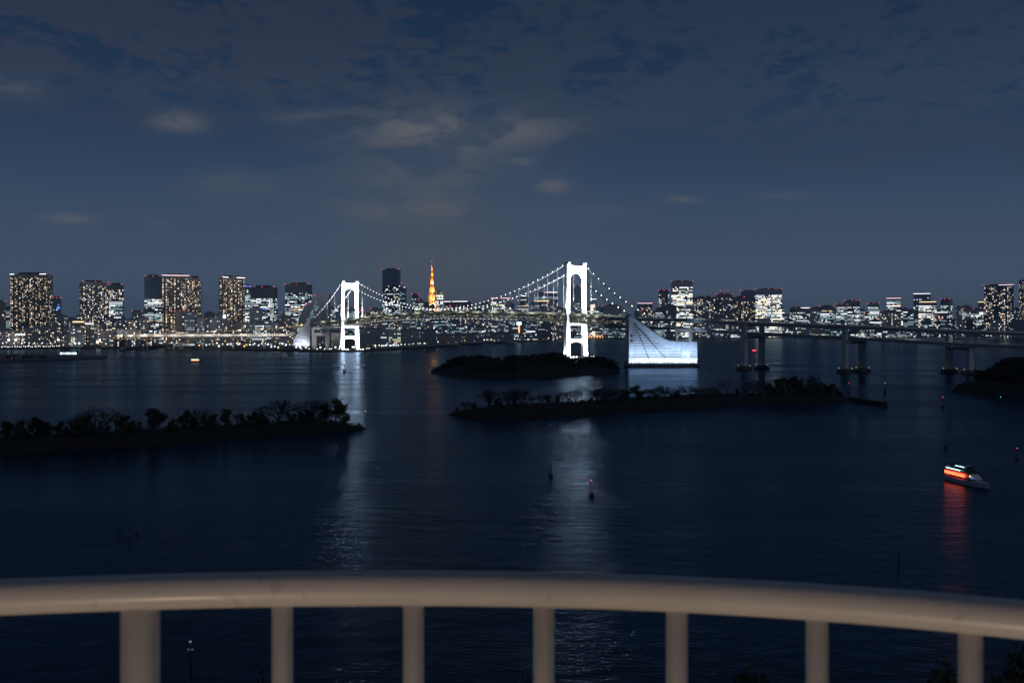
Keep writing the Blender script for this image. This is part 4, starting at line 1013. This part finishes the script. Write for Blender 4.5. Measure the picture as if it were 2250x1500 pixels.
# ------------------------------------------------------------------ islands
def jit(rng, a): return rng.uniform(-a, a)
def island(name, front, width, bank, hump, seed, n_along=60, n_across=14, m='soil', tip0=0, tip1=1):
    rng = random.Random(seed)
    pts = catmull([(*shore(*p), 0) for p in front], 16); tot_l = sum((b-a).length for a, b in zip(pts, pts[1:])); pts = resample(pts, tot_l/n_along)
    N_ = len(pts); mb = MB(); idx = []; H = {}
    for i, p in enumerate(pts):
        u = i/(N_-1); s = side(pts, i)
        if s.y < 0: s = -s
        e = min(1, (u/.10)**.6 if tip0 else 1)*min(1, ((1-u)/.10)**.6 if tip1 else 1); wd = width(u)*max(e, .05)
        row = []
        for j in range(n_across+1):
            v = j/n_across; q = p+s*(wd*v)
            edge = min(1, min(v, 1-v)/.12)
            h = e*(bank*edge**.8 + hump(u)*math.sin(math.pi*v)**1.2)
            if 0 < j < n_across: h += jit(rng, .35)*e; q += Vector((jit(rng,.6), jit(rng,.5), 0))
            z = h if edge > 0 else -.8
            row.append(len(mb.v)); mb.v.append((q.x, q.y, z))
        idx.append(row)
    for a, b in zip(idx, idx[1:]):
        for j in range(n_across): mb.f.append((a[j], b[j], b[j+1], a[j+1])); mb.m.append(0)
    o = mb.build(name, MT[m]); o['kind'] = 'structure'
    def put(u, v):
        i = min(int(u*(N_-1)), N_-2); j = min(int(v*n_across), n_across-1); fu = u*(N_-1)-i; fv = v*n_across-j
        g = lambda a, b: Vector(mb.v[idx[a][b]])
        return (g(i,j)*(1-fu)*(1-fv)+g(i+1,j)*fu*(1-fv)+g(i,j+1)*(1-fu)*fv+g(i+1,j+1)*fu*fv)
    return put
put_l = island('left_island', [(-330, 1014), (-100, 1003), (100, 994), (300, 982), (500, 967), (680, 954), (770, 947), (808, 940)], lambda u: 36-6*u, 2.7, lambda u: .4, 1, tip0=0)
put_s = island('long_island', [(980, 909), (1020, 920), (1100, 922.5), (1200, 918), (1350, 908.5), (1500, 898), (1650, 890), (1780, 887.5), (1850, 886), (1884, 880)], lambda u: 36+12*u, 3.3, lambda u: .5, 2, tip0=1)
put_m = island('wooded_island', [(943, 819), (985, 825), (1060, 829), (1150, 830.5), (1230, 829), (1310, 823), (1367, 815.5)], lambda u: 120*math.sin(math.pi*(.12+.76*u))**.7, 3.5, lambda u: 5.5*math.sin(math.pi*u)**.8, 3, 70, 18, tip0=1)
put_r = island('right_island', [(2085, 861), (2120, 864), (2200, 868), (2300, 871), (2500, 876)], lambda u: 90, 6.4, lambda u: .6, 4, 40, tip1=0)
# stone tail of the long island
tl = thing('breakwater', 'low stone breakwater running from the right end of the long tree-lined island', 'breakwater', (*shore(1905, 886), 0), 0, absolute=True)
m = MB(); a, b = Vector(shore(1868, 881.5)), Vector(shore(1943, 892.5)); d = (b-a).normalized(); s = Vector((-d.y, d.x))
m.hexa([(*(a-s*2.2),-1),(*(b-s*2.2),-1),(*(b+s*2.2),-1),(*(a+s*2.2),-1),(*(a-s*1.6),2.4),(*(b-s*1.6),2.2),(*(b+s*1.6),2.2),(*(a+s*1.6),2.4)]); m.build('wall', MT['rock'], tl)

# ------------------------------------------------------------------ trees
def bare_tree(seed, spread=1.0, trunk_h=.30, depth=7, lean=0.0):
    """height 1: forked trunk and a fan of bare twigs"""
    rng = random.Random(seed); tr, cr = MB(), MB()
    def grow(p, d, l, r, k):
        q = p+d*l
        (tr if k < 2 else cr).tube(p, q, r, r*.74, 5 if k < 3 else 3, cap=False)
        if k >= depth: return
        n = 4 if k == 0 else (3 if k in (1, 3, 5) else 2)
        for i in range(n):
            ang = 2*math.pi*(i/n)+rng.uniform(-.7,.7); tilt = rng.uniform(.30,.58)*spread*(1.55 if k == 0 else 1)
            a = d.orthogonal().normalized(); b = d.cross(a); v = (d*math.cos(tilt)+(a*math.cos(ang)+b*math.sin(ang))*math.sin(tilt))
            v.z += .05 if k < 3 else -.01
            grow(q, v.normalized(), l*rng.uniform(.70,.90)*(1.25 if k == 0 else 1), max(r*.66, .0046), k+1)
        if 2 <= k < depth-1:
            for s in (.35, .7):
                a = d.orthogonal().normalized(); b = d.cross(a); ang = rng.uniform(0, 6.28); v = (d*.6+(a*math.cos(ang)+b*math.sin(ang))*.8).normalized()
                grow(p+d*(l*s), v, l*rng.uniform(.4,.6), .0046, max(k+3, depth-2))
    grow(Vector((0,0,-.03)), Vector((lean,0,1)).normalized(), trunk_h, .026, 0)
    return tr, cr
def leafy_tree(seed, wid=.36, trunk_h=.3, n=900, lobes=7):
    rng = random.Random(seed); tr, cr = MB(), MB()
    tr.tube((0,0,-.04), (rng.uniform(-.03,.03),0,trunk_h), .032, .022, 6)
    L_ = []
    for k in range(lobes):
        a = rng.uniform(0, 6.28); rr = rng.uniform(.2,1)*wid*.75; z = trunk_h+(.9-trunk_h)*((k+.5)/lobes)**.9; rr *= 1.15-.75*((z-trunk_h)/(1-trunk_h))**1.5
        L_.append((Vector((rr*math.cos(a), rr*math.sin(a), z)), rng.uniform(.11,.19)))
        tr.tube((0,0,trunk_h*.9), L_[-1][0], .012, .005, 4, cap=False)
    for i in range(n):
        c, r = rng.choice(L_); d = Vector((rng.gauss(0,1), rng.gauss(0,1), rng.gauss(0,1))).normalized()*(r*rng.random()**.4*rng.choice([1,1,1,1.25])); p = c+Vector((d.x, d.y, d.z*.8))
        u = Vector((rng.gauss(0,1), rng.gauss(0,1), rng.gauss(0,1))).normalized(); v = u.orthogonal().normalized(); s = rng.uniform(.016,.036)
        cr.quad(p-u*s-v*s*.6, p+u*s-v*s*.5, p+u*s*.8+v*s*.6, p-u*s*.9+v*s*.5)
    return tr, cr
PRO = {}
for k, args in {'fan': (11, 1.0, .15, 6), 'fan2': (12, 1.08, .16, 6), 'fan3': (15, .85, .14, 6), 'umb': (21, 1.1, .36, 6)}.items():
    tr, cr = bare_tree(*args); zm = max(v[2] for v in cr.v)
    for q in (tr, cr): q.v = [(x/zm, y/zm, z/zm) for x, y, z in q.v]
    PRO[k] = (tr.mesh('trunk', MT['bark']), cr.mesh('crown', MT['bark']))
for k, args in {'oak': (31, .44, .22, 1900, 13), 'pine': (32, .30, .30, 1500, 10), 'dense': (33, .50, .12, 2400, 16), 'low': (34, .66, .05, 2200, 15), 'windy': (36, .46, .30, 1500, 9)}.items():
    tr, cr = leafy_tree(*args); PRO[k] = (tr.mesh('trunk', MT['bark']), cr.mesh('crown', MT['leaf' if k != 'windy' else 'leaf2']))
def tree(kind, p, h, label, group, rz, wide=1.0):
    t = thing('tree', label, 'tree', p, rz, group); t.scale = (h*wide, h*wide, h)
    inst('trunk', PRO[kind][0], t); inst('crown', PRO[kind][1], t); return t
KN = {'fan': 'bare round-crowned', 'fan2': 'bare wide-crowned', 'fan3': 'bare upright', 'umb': 'bare umbrella-shaped', 'oak': 'leafy', 'pine': 'slim leafy', 'dense': 'dense evergreen', 'low': 'squat bushy', 'windy': 'ragged leafy'}
NUM = ['first', 'second', 'third', 'fourth', 'fifth', 'sixth', 'seventh', 'eighth', 'ninth', 'tenth', 'eleventh', 'twelfth', 'thirteenth', 'fourteenth', 'fifteenth', 'sixteenth', 'seventeenth', 'eighteenth', 'nineteenth', 'twentieth']
def solve(put, px, v=.45):
    lo, hi = 0.0, 1.0
    for _ in range(40):
        m_ = (lo+hi)/2; q = put(m_, v)
        if q.x/q.y*F+CX < px: lo = m_
        else: hi = m_
    return put((lo+hi)/2, v)
def row(put, items, where, group, from_right):
    items = sorted(items, key=lambda q: -q[1] if from_right else q[1]); cnt = {}
    for k, (kind, px, ytop, v, wide) in enumerate(items):
        p = solve(put, px, v); h = EYE-(ytop-HY)/F*p.y - p.z
        cnt[kind] = cnt.get(kind, 0)+1; n = cnt[kind]
        o = NUM[n-1] if n <= 20 else {21: 'twenty-first', 22: 'twenty-second', 23: 'twenty-third'}.get(n, f'{n}th')
        tree(kind, p, max(h, 1.5), f'{KN[kind]} tree on the {where}, {o} such tree from its {"right" if from_right else "left"} tip', group, (px*1.7) % 6.28, wide)
rng = random.Random(17)
LI = [('fan', 612, 877, .5, 1.25), ('fan', 686, 876, .5, 1.05), ('windy', 737, 874, .45, 1.1), ('oak', 715, 886, .4, 1.0), ('fan2', 214, 897, .5, 1.35), ('oak', 335, 895, .5, 1.0), ('windy', 350, 900, .4, .9), ('fan2', 438, 897, .5, 1.0), ('dense', 412, 900, .45, 1.0), ('oak', 495, 897, .5, .95), ('fan3', 62, 914, .5, 1.0),
      ('dense', 275, 912, .4, 1.2), ('dense', 100, 925, .4, 1.1), ('oak', 14, 924, .45, 1.1), ('dense', 46, 926, .4, 1.0), ('dense', 135, 924, .4, 1.0), ('low', 170, 932, .4, 1.2), ('low', 300, 922, .4, 1.0), ('low', 455, 913, .35, 1.1), ('low', 540, 908, .4, 1.3), ('dense', 575, 905, .4, 1.1), ('low', 640, 905, .35, 1.2), ('dense', 660, 902, .35, 1.1), ('low', 695, 905, .3, 1.1), ('dense', 752, 893, .4, .9), ('fan3', 385, 915, .5, .8), ('fan3', 160, 915, .6, .9), ('fan3', 522, 905, .6, .8), ('low', 375, 925, .35, 1.2), ('low', 230, 930, .35, 1.2)]
LI += [('dense', x_, 912-x_*.012+q_, .35, 1.1) for x_, q_ in ((80,4),(190,2),(470,2),(560,-2),(675,-6))]
row(put_l, LI, 'left island', 'trees of the left island', True)
SI = [('fan3', 1075, 850, .5, 1.1), ('fan', 1115, 855, .5, 1.0), ('fan3', 1148, 850, .5, 1.1), ('fan2', 1022, 879, .4, 1.1), ('low', 1040, 884, .4, 1.1), ('low', 1005, 893, .3, 1.0), ('dense', 1095, 872, .45, .9), ('fan3', 1192, 863, .5, .9), ('oak', 1205, 866, .5, .8), ('oak', 1225, 867, .5, .8), ('fan3', 1240, 857, .5, 1.0), ('fan', 1265, 855, .5, 1.0), ('umb', 1283, 845, .55, .8),
      ('fan2', 1333, 848, .5, 1.15), ('fan', 1362, 853, .5, .9), ('windy', 1397, 844, .5, 1.0), ('fan2', 1425, 852, .5, 1.0), ('fan', 1460, 845, .5, 1.1), ('fan2', 1512, 844, .5, 1.25), ('low', 1575, 853, .5, 1.0), ('umb', 1598, 828, .5, .95), ('fan2', 1655, 835, .5, 1.15), ('fan', 1685, 836, .5, .9), ('windy', 1718, 826, .5, 1.2), ('dense', 1745, 825, .5, 1.1), ('fan', 1772, 824, .5, 1.1), ('fan2', 1735, 828, .6, 1.1), ('dense', 1800, 840, .45, 1.0), ('low', 1820, 845, .45, 1.0), ('low', 1845, 858, .4, .9), ('fan3', 1170, 868, .6, .8), ('fan2', 1310, 860, .6, .8), ('oak', 1130, 868, .4, .8), ('low', 1250, 872, .4, .9), ('low', 1300, 872, .4, .9)]
SI += [(('fan2','fan','oak','fan3')[i_ % 4], x_, 852+((i_*7) % 9)-(x_-1320)*.012, .42, 1.05) for i_, x_ in enumerate((1318,1345,1378,1410,1442,1475,1490,1530,1548,1562,1620,1638,1668,1700))] + [('low', x_, 866-(x_-1320)*.012, .3, 1.15) for x_ in (1330,1370,1405,1440,1480,1520,1555,1610,1650)] + [('dense', x_, 842, .4, 1.1) for x_ in (1690,1712,1760,1785,1812,1830)]
row(put_s, SI, 'long island', 'trees of the long island', False)
# the wooded island in front of the right bridge tower
prof_m = [(943, 812), (975, 797), (1000, 783), (1018, 773), (1035, 780), (1068, 775), (1090, 784), (1120, 777), (1160, 779), (1190, 775), (1215, 770), (1235, 776), (1250, 786), (1262, 783), (1280, 786), (1297, 778), (1320, 779), (1340, 790), (1360, 805), (1367, 812)]
def top_m(px):
    for (a, ya), (b, yb) in zip(prof_m, prof_m[1:]):
        if a <= px <= b: return ya+(yb-ya)*(px-a)/(b-a)
    return 812
for k in range(88):
    px = 952+(1360-952)*((k*0.6180339) % 1); v = rng.choice([.12, .22, .32, .45, .5, .6, .7]); p = solve(put_m, px, v)
    ytop = top_m(px)+rng.uniform(0, 4)+(10 if v < .3 else 0); h = EYE-(ytop-HY)/F*p.y-p.z
    h = min(max(h, 2.5), 12.5); kd = rng.choice(['oak', 'dense', 'dense', 'windy', 'low', 'fan'])
    tree(kd, p, h, f'{KN[kd]} tree in the thick wood on the island before the right bridge tower', f'{KN[kd]} trees of the wooded island', px, rng.uniform(1.0, 1.5))
for k in range(26):
    px = 2104+k*6.4+rng.uniform(-2,2); v = rng.choice([.25,.35,.5]); p = solve(put_r, px, v)
    yt = 812+rng.uniform(-4,5) if px < 2180 else max(781, 812-(px-2180)*1.1)+rng.uniform(0,5)
    h = EYE-(yt-HY)/F*p.y-p.z
    tree(rng.choice(['dense', 'oak', 'low']) if px < 2185 else 'dense', p, h, 'low dark tree in the hedge-like row on the right island' if px < 2185 else 'tall dark evergreen massed at the right edge on the right island', 'hedge-like trees of the right island' if px < 2185 else 'tall evergreens of the right island', px, 1.15)
# undergrowth
def scrub(name, put, n, hmin, hmax, seed, v0=.12, v1=.8, u0=.02, u1=.985):
    rng = random.Random(seed); m = MB()
    for i in range(n):
        p = put(rng.uniform(u0,u1), rng.uniform(v0,v1)); r = rng.uniform(hmin,hmax)
        for k in range(9):
            c = p+Vector((rng.gauss(0,r*.6), rng.gauss(0,r*.6), rng.random()*r)); u_ = Vector((rng.gauss(0,1),rng.gauss(0,1),rng.gauss(0,1))).normalized(); v_ = u_.orthogonal().normalized(); s = r*rng.uniform(.16,.34)
            m.quad(c-u_*s-v_*s*.6, c+u_*s-v_*s*.6, c+u_*s+v_*s*.6, c-u_*s+v_*s*.6)
    o = m.build(name, MT['leaf']); tag(o, kind='stuff')
scrub('undergrowth', put_l, 900, .3, 1.2, 1); scrub('undergrowth', put_s, 1300, .3, 1.2, 2, .15, .8); scrub('undergrowth', put_m, 1500, .8, 2.6, 3); scrub('undergrowth', put_r, 600, .8, 2.0, 4, .2, .8)
# shore park with the tree tops just below the balcony
slab('shore_park', [(-300, -250), (300, -250), (300, 92), (120, 97), (-20, 95), (-300, 88)], 3.0, -2, MT['soil'])
for (kd, px, py, D, l, wd) in (('windy', 2062, 1452, 76, 'leafy tree top poking up behind the second baluster from the right end', .55), ('windy', 2232, 1416, 74, 'leafy tree top at the bottom right corner of the view', .5), ('oak', 1640, 1470, 72, 'small tree top at the bottom edge, right of the middle balusters', .45), ('oak', 1168, 1494, 70, 'tree tip barely rising at the bottom edge near the centre baluster', .4), ('oak', 575, 1494, 70, 'tree tip barely rising at the bottom edge beside the left thin baluster', .4)):
    z = EYE-(py-HY)/F*D; tree(kd, Vector((gx(px,D), D, 3.0)), z-3.0, l, 'tree tops below the balcony', px, wd)

# ------------------------------------------------------------------ boats
def cruise_boat():
    # waterline runs from the stern (left, farther) to the bow (right, nearer)
    a = Vector(shore(2088, 1051)); b = Vector(shore(2170, 1073)); d = b-a; L_ = 17.5; c = (a+b)/2
    t = thing('sightseeing_boat', 'sleek low sightseeing boat with glowing red cabin windows on the dark water at right', 'boat', (c.x, c.y, 0), math.atan2(d.y, d.x))
    m = MB(); hull(m, L_, 4.4, 1.1, .52); m.build('hull', MT['fac_pale'], t)
    m = MB(); m.hexa([(-L_*.47,-1.9,1.6),(L_*.22,-1.6,1.6),(L_*.22,1.6,1.6),(-L_*.47,1.9,1.6),(-L_*.47,-1.8,2.9),(L_*.08,-1.5,2.9),(L_*.08,1.5,2.9),(-L_*.47,1.8,2.9)]); m.build('lower_cabin', MT['hull_white'], t)
    for k in range(6):
        x = -L_*.45+k*1.55; w_ = MB(); w_.box(x,-2.0,1.8,x+1.25,-1.86,2.45); w_.build('cabin_window', G['redorange'], t)
        w_ = MB(); w_.box(x,1.86,1.8,x+1.25,2.0,2.45); w_.build('cabin_window', G['redorange'], t)
    w_ = MB(); w_.box(-L_*.475,-1.6,1.75,-L_*.471,1.6,2.65); w_.build('stern_window', G['redorange'], t)
    m = MB(); m.hexa([(-L_*.47,-1.95,2.905),(L_*.12,-1.6,2.905),(L_*.12,1.6,2.905),(-L_*.47,1.95,2.905),(-L_*.45,-1.9,3.1),(L_*.10,-1.5,3.1),(L_*.10,1.5,3.1),(-L_*.45,1.9,3.1)]); m.build('roof_deck', MT['hull_dark'], t)
    m = MB(); m.box(-L_*.44,-1.75,3.15,-L_*.06,-1.6,3.32); m.build('white_light_strip', G['cyan'], t)
    m = MB(); m.hexa([(-L_*.10,-1.2,3.105),(L_*.10,-1.0,3.105),(L_*.10,1.0,3.105),(-L_*.10,1.2,3.105),(-L_*.10,-1.1,4.5),(L_*.02,-.9,4.5),(L_*.02,.9,4.5),(-L_*.10,1.1,4.5)]); m.build('wheelhouse', MT['glass'], t)
    m = MB(); m.box(-L_*.42,-1.4,4.3,L_*.04,1.4,4.45); m.build('canopy', MT['hull_dark'], t)
    for x in (-L_*.40, -L_*.25):
        for y in (-1.2, 1.2):
            m = MB(); m.tube((x,y,3.1),(x,y,4.3),.05,n=5); m.build('canopy_post', MT['grey_steel'], t)
    m = MB(); m.box(-L_*.2,-1.55,4.2,L_*.03,-1.42,4.32); m.build('cyan_light_strip', G['cyan'], t)
    m = MB(); m.ball((L_*.16,-1.2,2.3), .16); m.build('side_lamp', G['amber'], t)
    m = MB(); m.ball((L_*.2,-1.0,2.0), .14); m.build('side_lamp', G['blue'], t)
    m = MB(); m.tube((0,0,4.45),(0,0,5.6),.05,.03,5); m.build('mast', MT['grey_steel'], t)
cruise_boat()
def pleasure_boat(px, py, L_, g, label, rz):
    D = dz(py); t = thing('pleasure_boat', label, 'boat', (gx(px,D), D, 0), rz)
    m = MB(); hull(m, L_, L_*.25, 1.3); m.build('hull', MT['hull_dark'], t)
    m = MB(); m.box(-L_*.40,-L_*.09,1.3,L_*.24,L_*.09,1.9); m.build('cabin', MT['hull_white'], t)
    for s in (-1, 1):
        m = MB(); m.box(-L_*.40,s*L_*.09-.06+s*.08,1.9,L_*.24,s*L_*.09+.06+s*.08,2.9); m.build('cabin_window', G[g], t)
    m = MB(); m.hexa([(-L_*.43,-L_*.11,3.0),(L_*.27,-L_*.11,3.0),(L_*.27,L_*.11,3.0),(-L_*.43,L_*.11,3.0),(-L_*.42,-L_*.02,3.5),(L_*.26,-L_*.02,3.5),(L_*.26,L_*.02,3.5),(-L_*.42,L_*.02,3.5)]); m.build('roof', MT['fac_pale'], t)
    m = MB(); m.box(-L_*.40,-L_*.12,3.6,L_*.24,-L_*.09,3.85); m.build('light_strip', G['cyan' if g != 'red' else 'red'], t)
pleasure_boat(431, 795.5, 14, 'orange', 'small roofed boat glowing orange on the water left of the bridge', .05)
pleasure_boat(1658, 773, 10, 'red', 'tiny boat with a red light between the legs of the first viaduct pier', .1)

# ------------------------------------------------------------------ buoys, poles, birds
def buoy(px, py, h, label, col, light=None, r=1.0, group=None):
    D = dz(py); t = thing('buoy', label, 'buoy', (gx(px,D), D, 0), 0, group); s = h/4.0
    m = MB(); m.lathe([(.35*r*s*1.5,-.5),(.62*r*s,-.1),(.66*r*s,.45*s),(.5*r*s,.75*s),(.2*s,.95*s)], n=12); m.build('float', MT[col], t, smooth=False)
    m = MB()
    for k in range(3):
        a = 2*math.pi*k/3; m.tube((.34*s*math.cos(a), .34*s*math.sin(a), .8*s), (.07*s*math.cos(a), .07*s*math.sin(a), 3.4*s), .05*s, n=5)
    for z, q in ((1.5,.25), (2.3,.17)): m.lathe([(q*s,z*s),(q*s,(z+.07)*s)], n=6)
    m.build('lattice_mast', MT[col], t)
    m = MB(); m.lathe([(.13*s,3.35*s),(.16*s,3.5*s),(.16*s,3.75*s),(.05*s,3.95*s)], n=8); m.build('lantern', MT[col], t)
    if light: m = MB(); m.ball((0,0,4.1*s), max(.15*s, .0003*D)); m.build('light', G[light], t)
buoy(1210, 1046, 3.6, 'dark unlit spar buoy in the bright streak, left of the red-lit buoy', 'buoy_dark')
buoy(1299.5, 1088, 3.6, 'red-lit buoy in the bright streak under the right tower, nearest the railing', 'buoy_red', 'red')
buoy(2078, 984, 3.3, 'dark unlit buoy above the sightseeing boat at right', 'buoy_dark')
buoy(2235, 1009, 3.4, 'red-lit buoy at the right edge, right of the sightseeing boat', 'buoy_red', 'red')
buoy(756.5, 818, 9, 'tall red-topped buoy in the white streak below the left bridge tower', 'buoy_red', 'amber')
buoy(1865, 863, 6.0, 'red-lit buoy off the right tip of the long island', 'buoy_red', 'red')
buoy(1944.5, 864, 6.4, 'green-lit buoy right of the long island tip, beyond its breakwater', 'buoy_dark', 'green')
buoy(2072, 894, 5.0, 'red-lit buoy in open water between the breakwater and the right island', 'buoy_red', 'red')
buoy(2198.5, 892, 4.6, 'green-lit buoy below the right island', 'buoy_dark', 'green')
def pole(px, py, h, label, lamps):
    D = dz(py); t = thing('marker_pole', label, 'marker pole', (gx(px,D), D, 0), 0)
    m = MB(); m.tube((0,0,-1),(0,0,h),.16,.13,8); m.build('pole', MT['buoy_dark'], t)
    for z, g, s in lamps:
        m = MB(); m.lathe([(s,z-.10),(s*1.1,z),(s,z+.10)], n=8); m.build('light', G[g], t)
pole(803, 921, 3.9, 'yellow-lit marker pole off the right tip of the left island', [(3.7,'yellow',.30)])
pole(418.5, 1461, 2.9, 'marker pole with two white marks seen between the thick post and the next baluster', [])
pole(1974, 1236, 1.9, 'faint dark pole standing in the water above the railing at right', [])
mk = [o for o in C.objects if o.name.startswith('marker_pole') and 'two white' in o.get('label', '')][0]
m = MB(); m.lathe([(.18,2.75),(.19,2.95)], n=8); m.build('white_mark', MT['white_steel'], mk)
m = MB(); m.box(-.34,-.06,1.8,.34,.06,2.0); m.build('white_mark', MT['white_steel'], mk)
lamp('pole_lamp', 'POINT', (0,-.9,3.1), 6, (.9,.95,1), mk, None, .05)
bb, bh = MB(), MB()
bb.lathe([(.01,-.24),(.10,-.18),(.15,0),(.12,.14),(.02,.24)], n=8); bb.v = [(z, y, x*.8+.05) for x, y, z in bb.v]; bh.ball((.24,0,.24), .075, 0, 8, 5); bh.tube((.18,0,.08),(.23,0,.22),.045,.04,6); bh.tube((.30,0,.235),(.38,0,.22),.022,.008,5)
bb = bb.mesh('body', MT['bird']); bh = bh.mesh('head', MT['bird'])
for cx, cy in ((252,1153),(263,1161),(268,1166),(285,1163),(298,1170),(303,1171),(299,1175),(303,1178),(263,1174),(278,1176),(287,1177),(274,1181),(274,1184),(260,1186),(260,1190),(286,1185),(292,1188),(283,1191),(240,1189),(268,1200),(286,1200)):
    D = dz(cy); t = thing('waterbird', 'dark waterbird resting on the water above the left part of the railing', 'bird', (gx(cx,D), D, 0), cx*.9 % 6.28, 'flock of resting waterbirds'); inst('body', bb, t); inst('head', bh, t)

# ------------------------------------------------------------------ balcony
ZR = .337
import numpy as np
rp = [(0,1311),(308,1301.5),(619,1294),(800,1291),(1125,1293.5),(1488,1304),(1797,1324),(2135,1349),(2250,1361)]
ys = [ZR*F/(y-HY) for _, y in rp]; xs = [(p-CX)/F*y for (p, _), y in zip(rp, ys)]
co = np.polyfit(xs, ys, 3)
def ry(x): return float(np.polyval(co, x))
zr = EYE-ZR; FL = zr-1.08
rl = thing('balcony_railing', 'off-white curved balcony railing with round balusters across the foreground', 'railing', (0, ry(0), FL), 0, absolute=True)
m = MB(); m.path([(x/100, ry(x/100), zr) for x in range(-105, 106, 2)], .0224, 24); m.build('handrail', MT['rail'], rl, smooth=True)
m = MB(); m.path([(x/100, ry(x/100), FL+.11) for x in range(-105, 106, 3)], .018, 14); m.build('bottom_rail', MT['rail'], rl, smooth=True)
bp = [619, 908, 1195, 1488, 1797, 2135]
bx = []
for p in bp:
    x = 0.0
    for _ in range(30): x = (p-CX)/F*ry(x)
    bx.append(x)
bx += [bx[-1]+.165, bx[-1]+.33]
x = 0.0
for _ in range(30): x = (308-CX)/F*ry(x)
px_post = x-.004
bx += [px_post-.215, px_post-.385, px_post-.555]
for k, x in enumerate(bx):
    m = MB(); m.tube((x, ry(x)+.003, FL+.1), (x, ry(x)+.003, zr-.012), .0137, n=20); b_ = m.build('baluster', MT['rail'], rl, smooth=True)
m = MB(); m.tube((px_post, ry(px_post)+.011, FL), (px_post, ry(px_post)+.011, zr-.014), .0245, n=24); m.build('post', MT['rail'], rl, smooth=True, label='thick round post among the thinner balusters')
m = MB(); xs_ = [k/10 for k in range(-16, 17)]
for a, b in zip(xs_, xs_[1:]):
    m.hexa([(a,-1.6,FL-.2),(b,-1.6,FL-.2),(b,ry(max(-1,min(1,b)))+.12,FL-.2),(a,ry(max(-1,min(1,a)))+.12,FL-.2),(a,-1.6,FL),(b,-1.6,FL),(b,ry(max(-1,min(1,b)))+.12,FL),(a,ry(max(-1,min(1,a)))+.12,FL)])
tag(m.build('balcony_floor', MT['tile']), kind='structure')
m = MB(); m.box(-1.6,-1.6,FL+2.75,1.6,.45,FL+2.95); tag(m.build('balcony_ceiling', MT['plaster']), kind='structure')  # unseen upper balcony, added and sized to shade the railing from the fill sun
m = MB(); m.box(-1.6,-1.8,FL-.2,1.6,-1.603,FL+2.8); tag(m.build('hotel_wall', MT['plaster']), kind='structure')
for lx, sd_, e in ((-.55, 'left', 8.6), (.42, 'right', 6.6)):  # unseen lamps added to brighten the railing in place of the lit room
    t = thing('rail_fill_lamp', f'unseen warm fill light added on the {sd_} side of the balcony floor', 'lamp', (lx, .48, FL), 0, 'added balcony fill lights')
    m = MB(); m.lathe([(.06,0),(.06,.03),(.025,.05),(.025,.45),(.045,.46)], n=14); m.build('housing', MT['dark_concrete'], t)
    m = MB(); m.lathe([(.044,.462),(.050,.50),(.044,.54)], n=14); m.build('lens', G['warm'], t)
    lamp('rail_fill_bulb', 'POINT', (0,-.02,.57), e*.78, (1,.76,.58), t, None, .05)
for o in list(bpy.data.objects):
    if '_abs' in o: del o['_abs']

hz = MB(); hz.box(-9000, -320, -1.5, 9000, 12000, 346)
hm = bpy.data.materials.new('haze_air'); hm.use_nodes = True; ht = hm.node_tree; ht.nodes.clear()
pv = ht.nodes.new('ShaderNodeVolumePrincipled'); pv.inputs['Density'].default_value = .000045; pv.inputs['Color'].default_value = (.8,.86,.95,1); pv.inputs['Anisotropy'].default_value = .5
ho = ht.nodes.new('ShaderNodeOutputMaterial'); ht.links.new(pv.outputs[0], ho.inputs['Volume'])
tag(hz.build('haze', hm), kind='stuff')
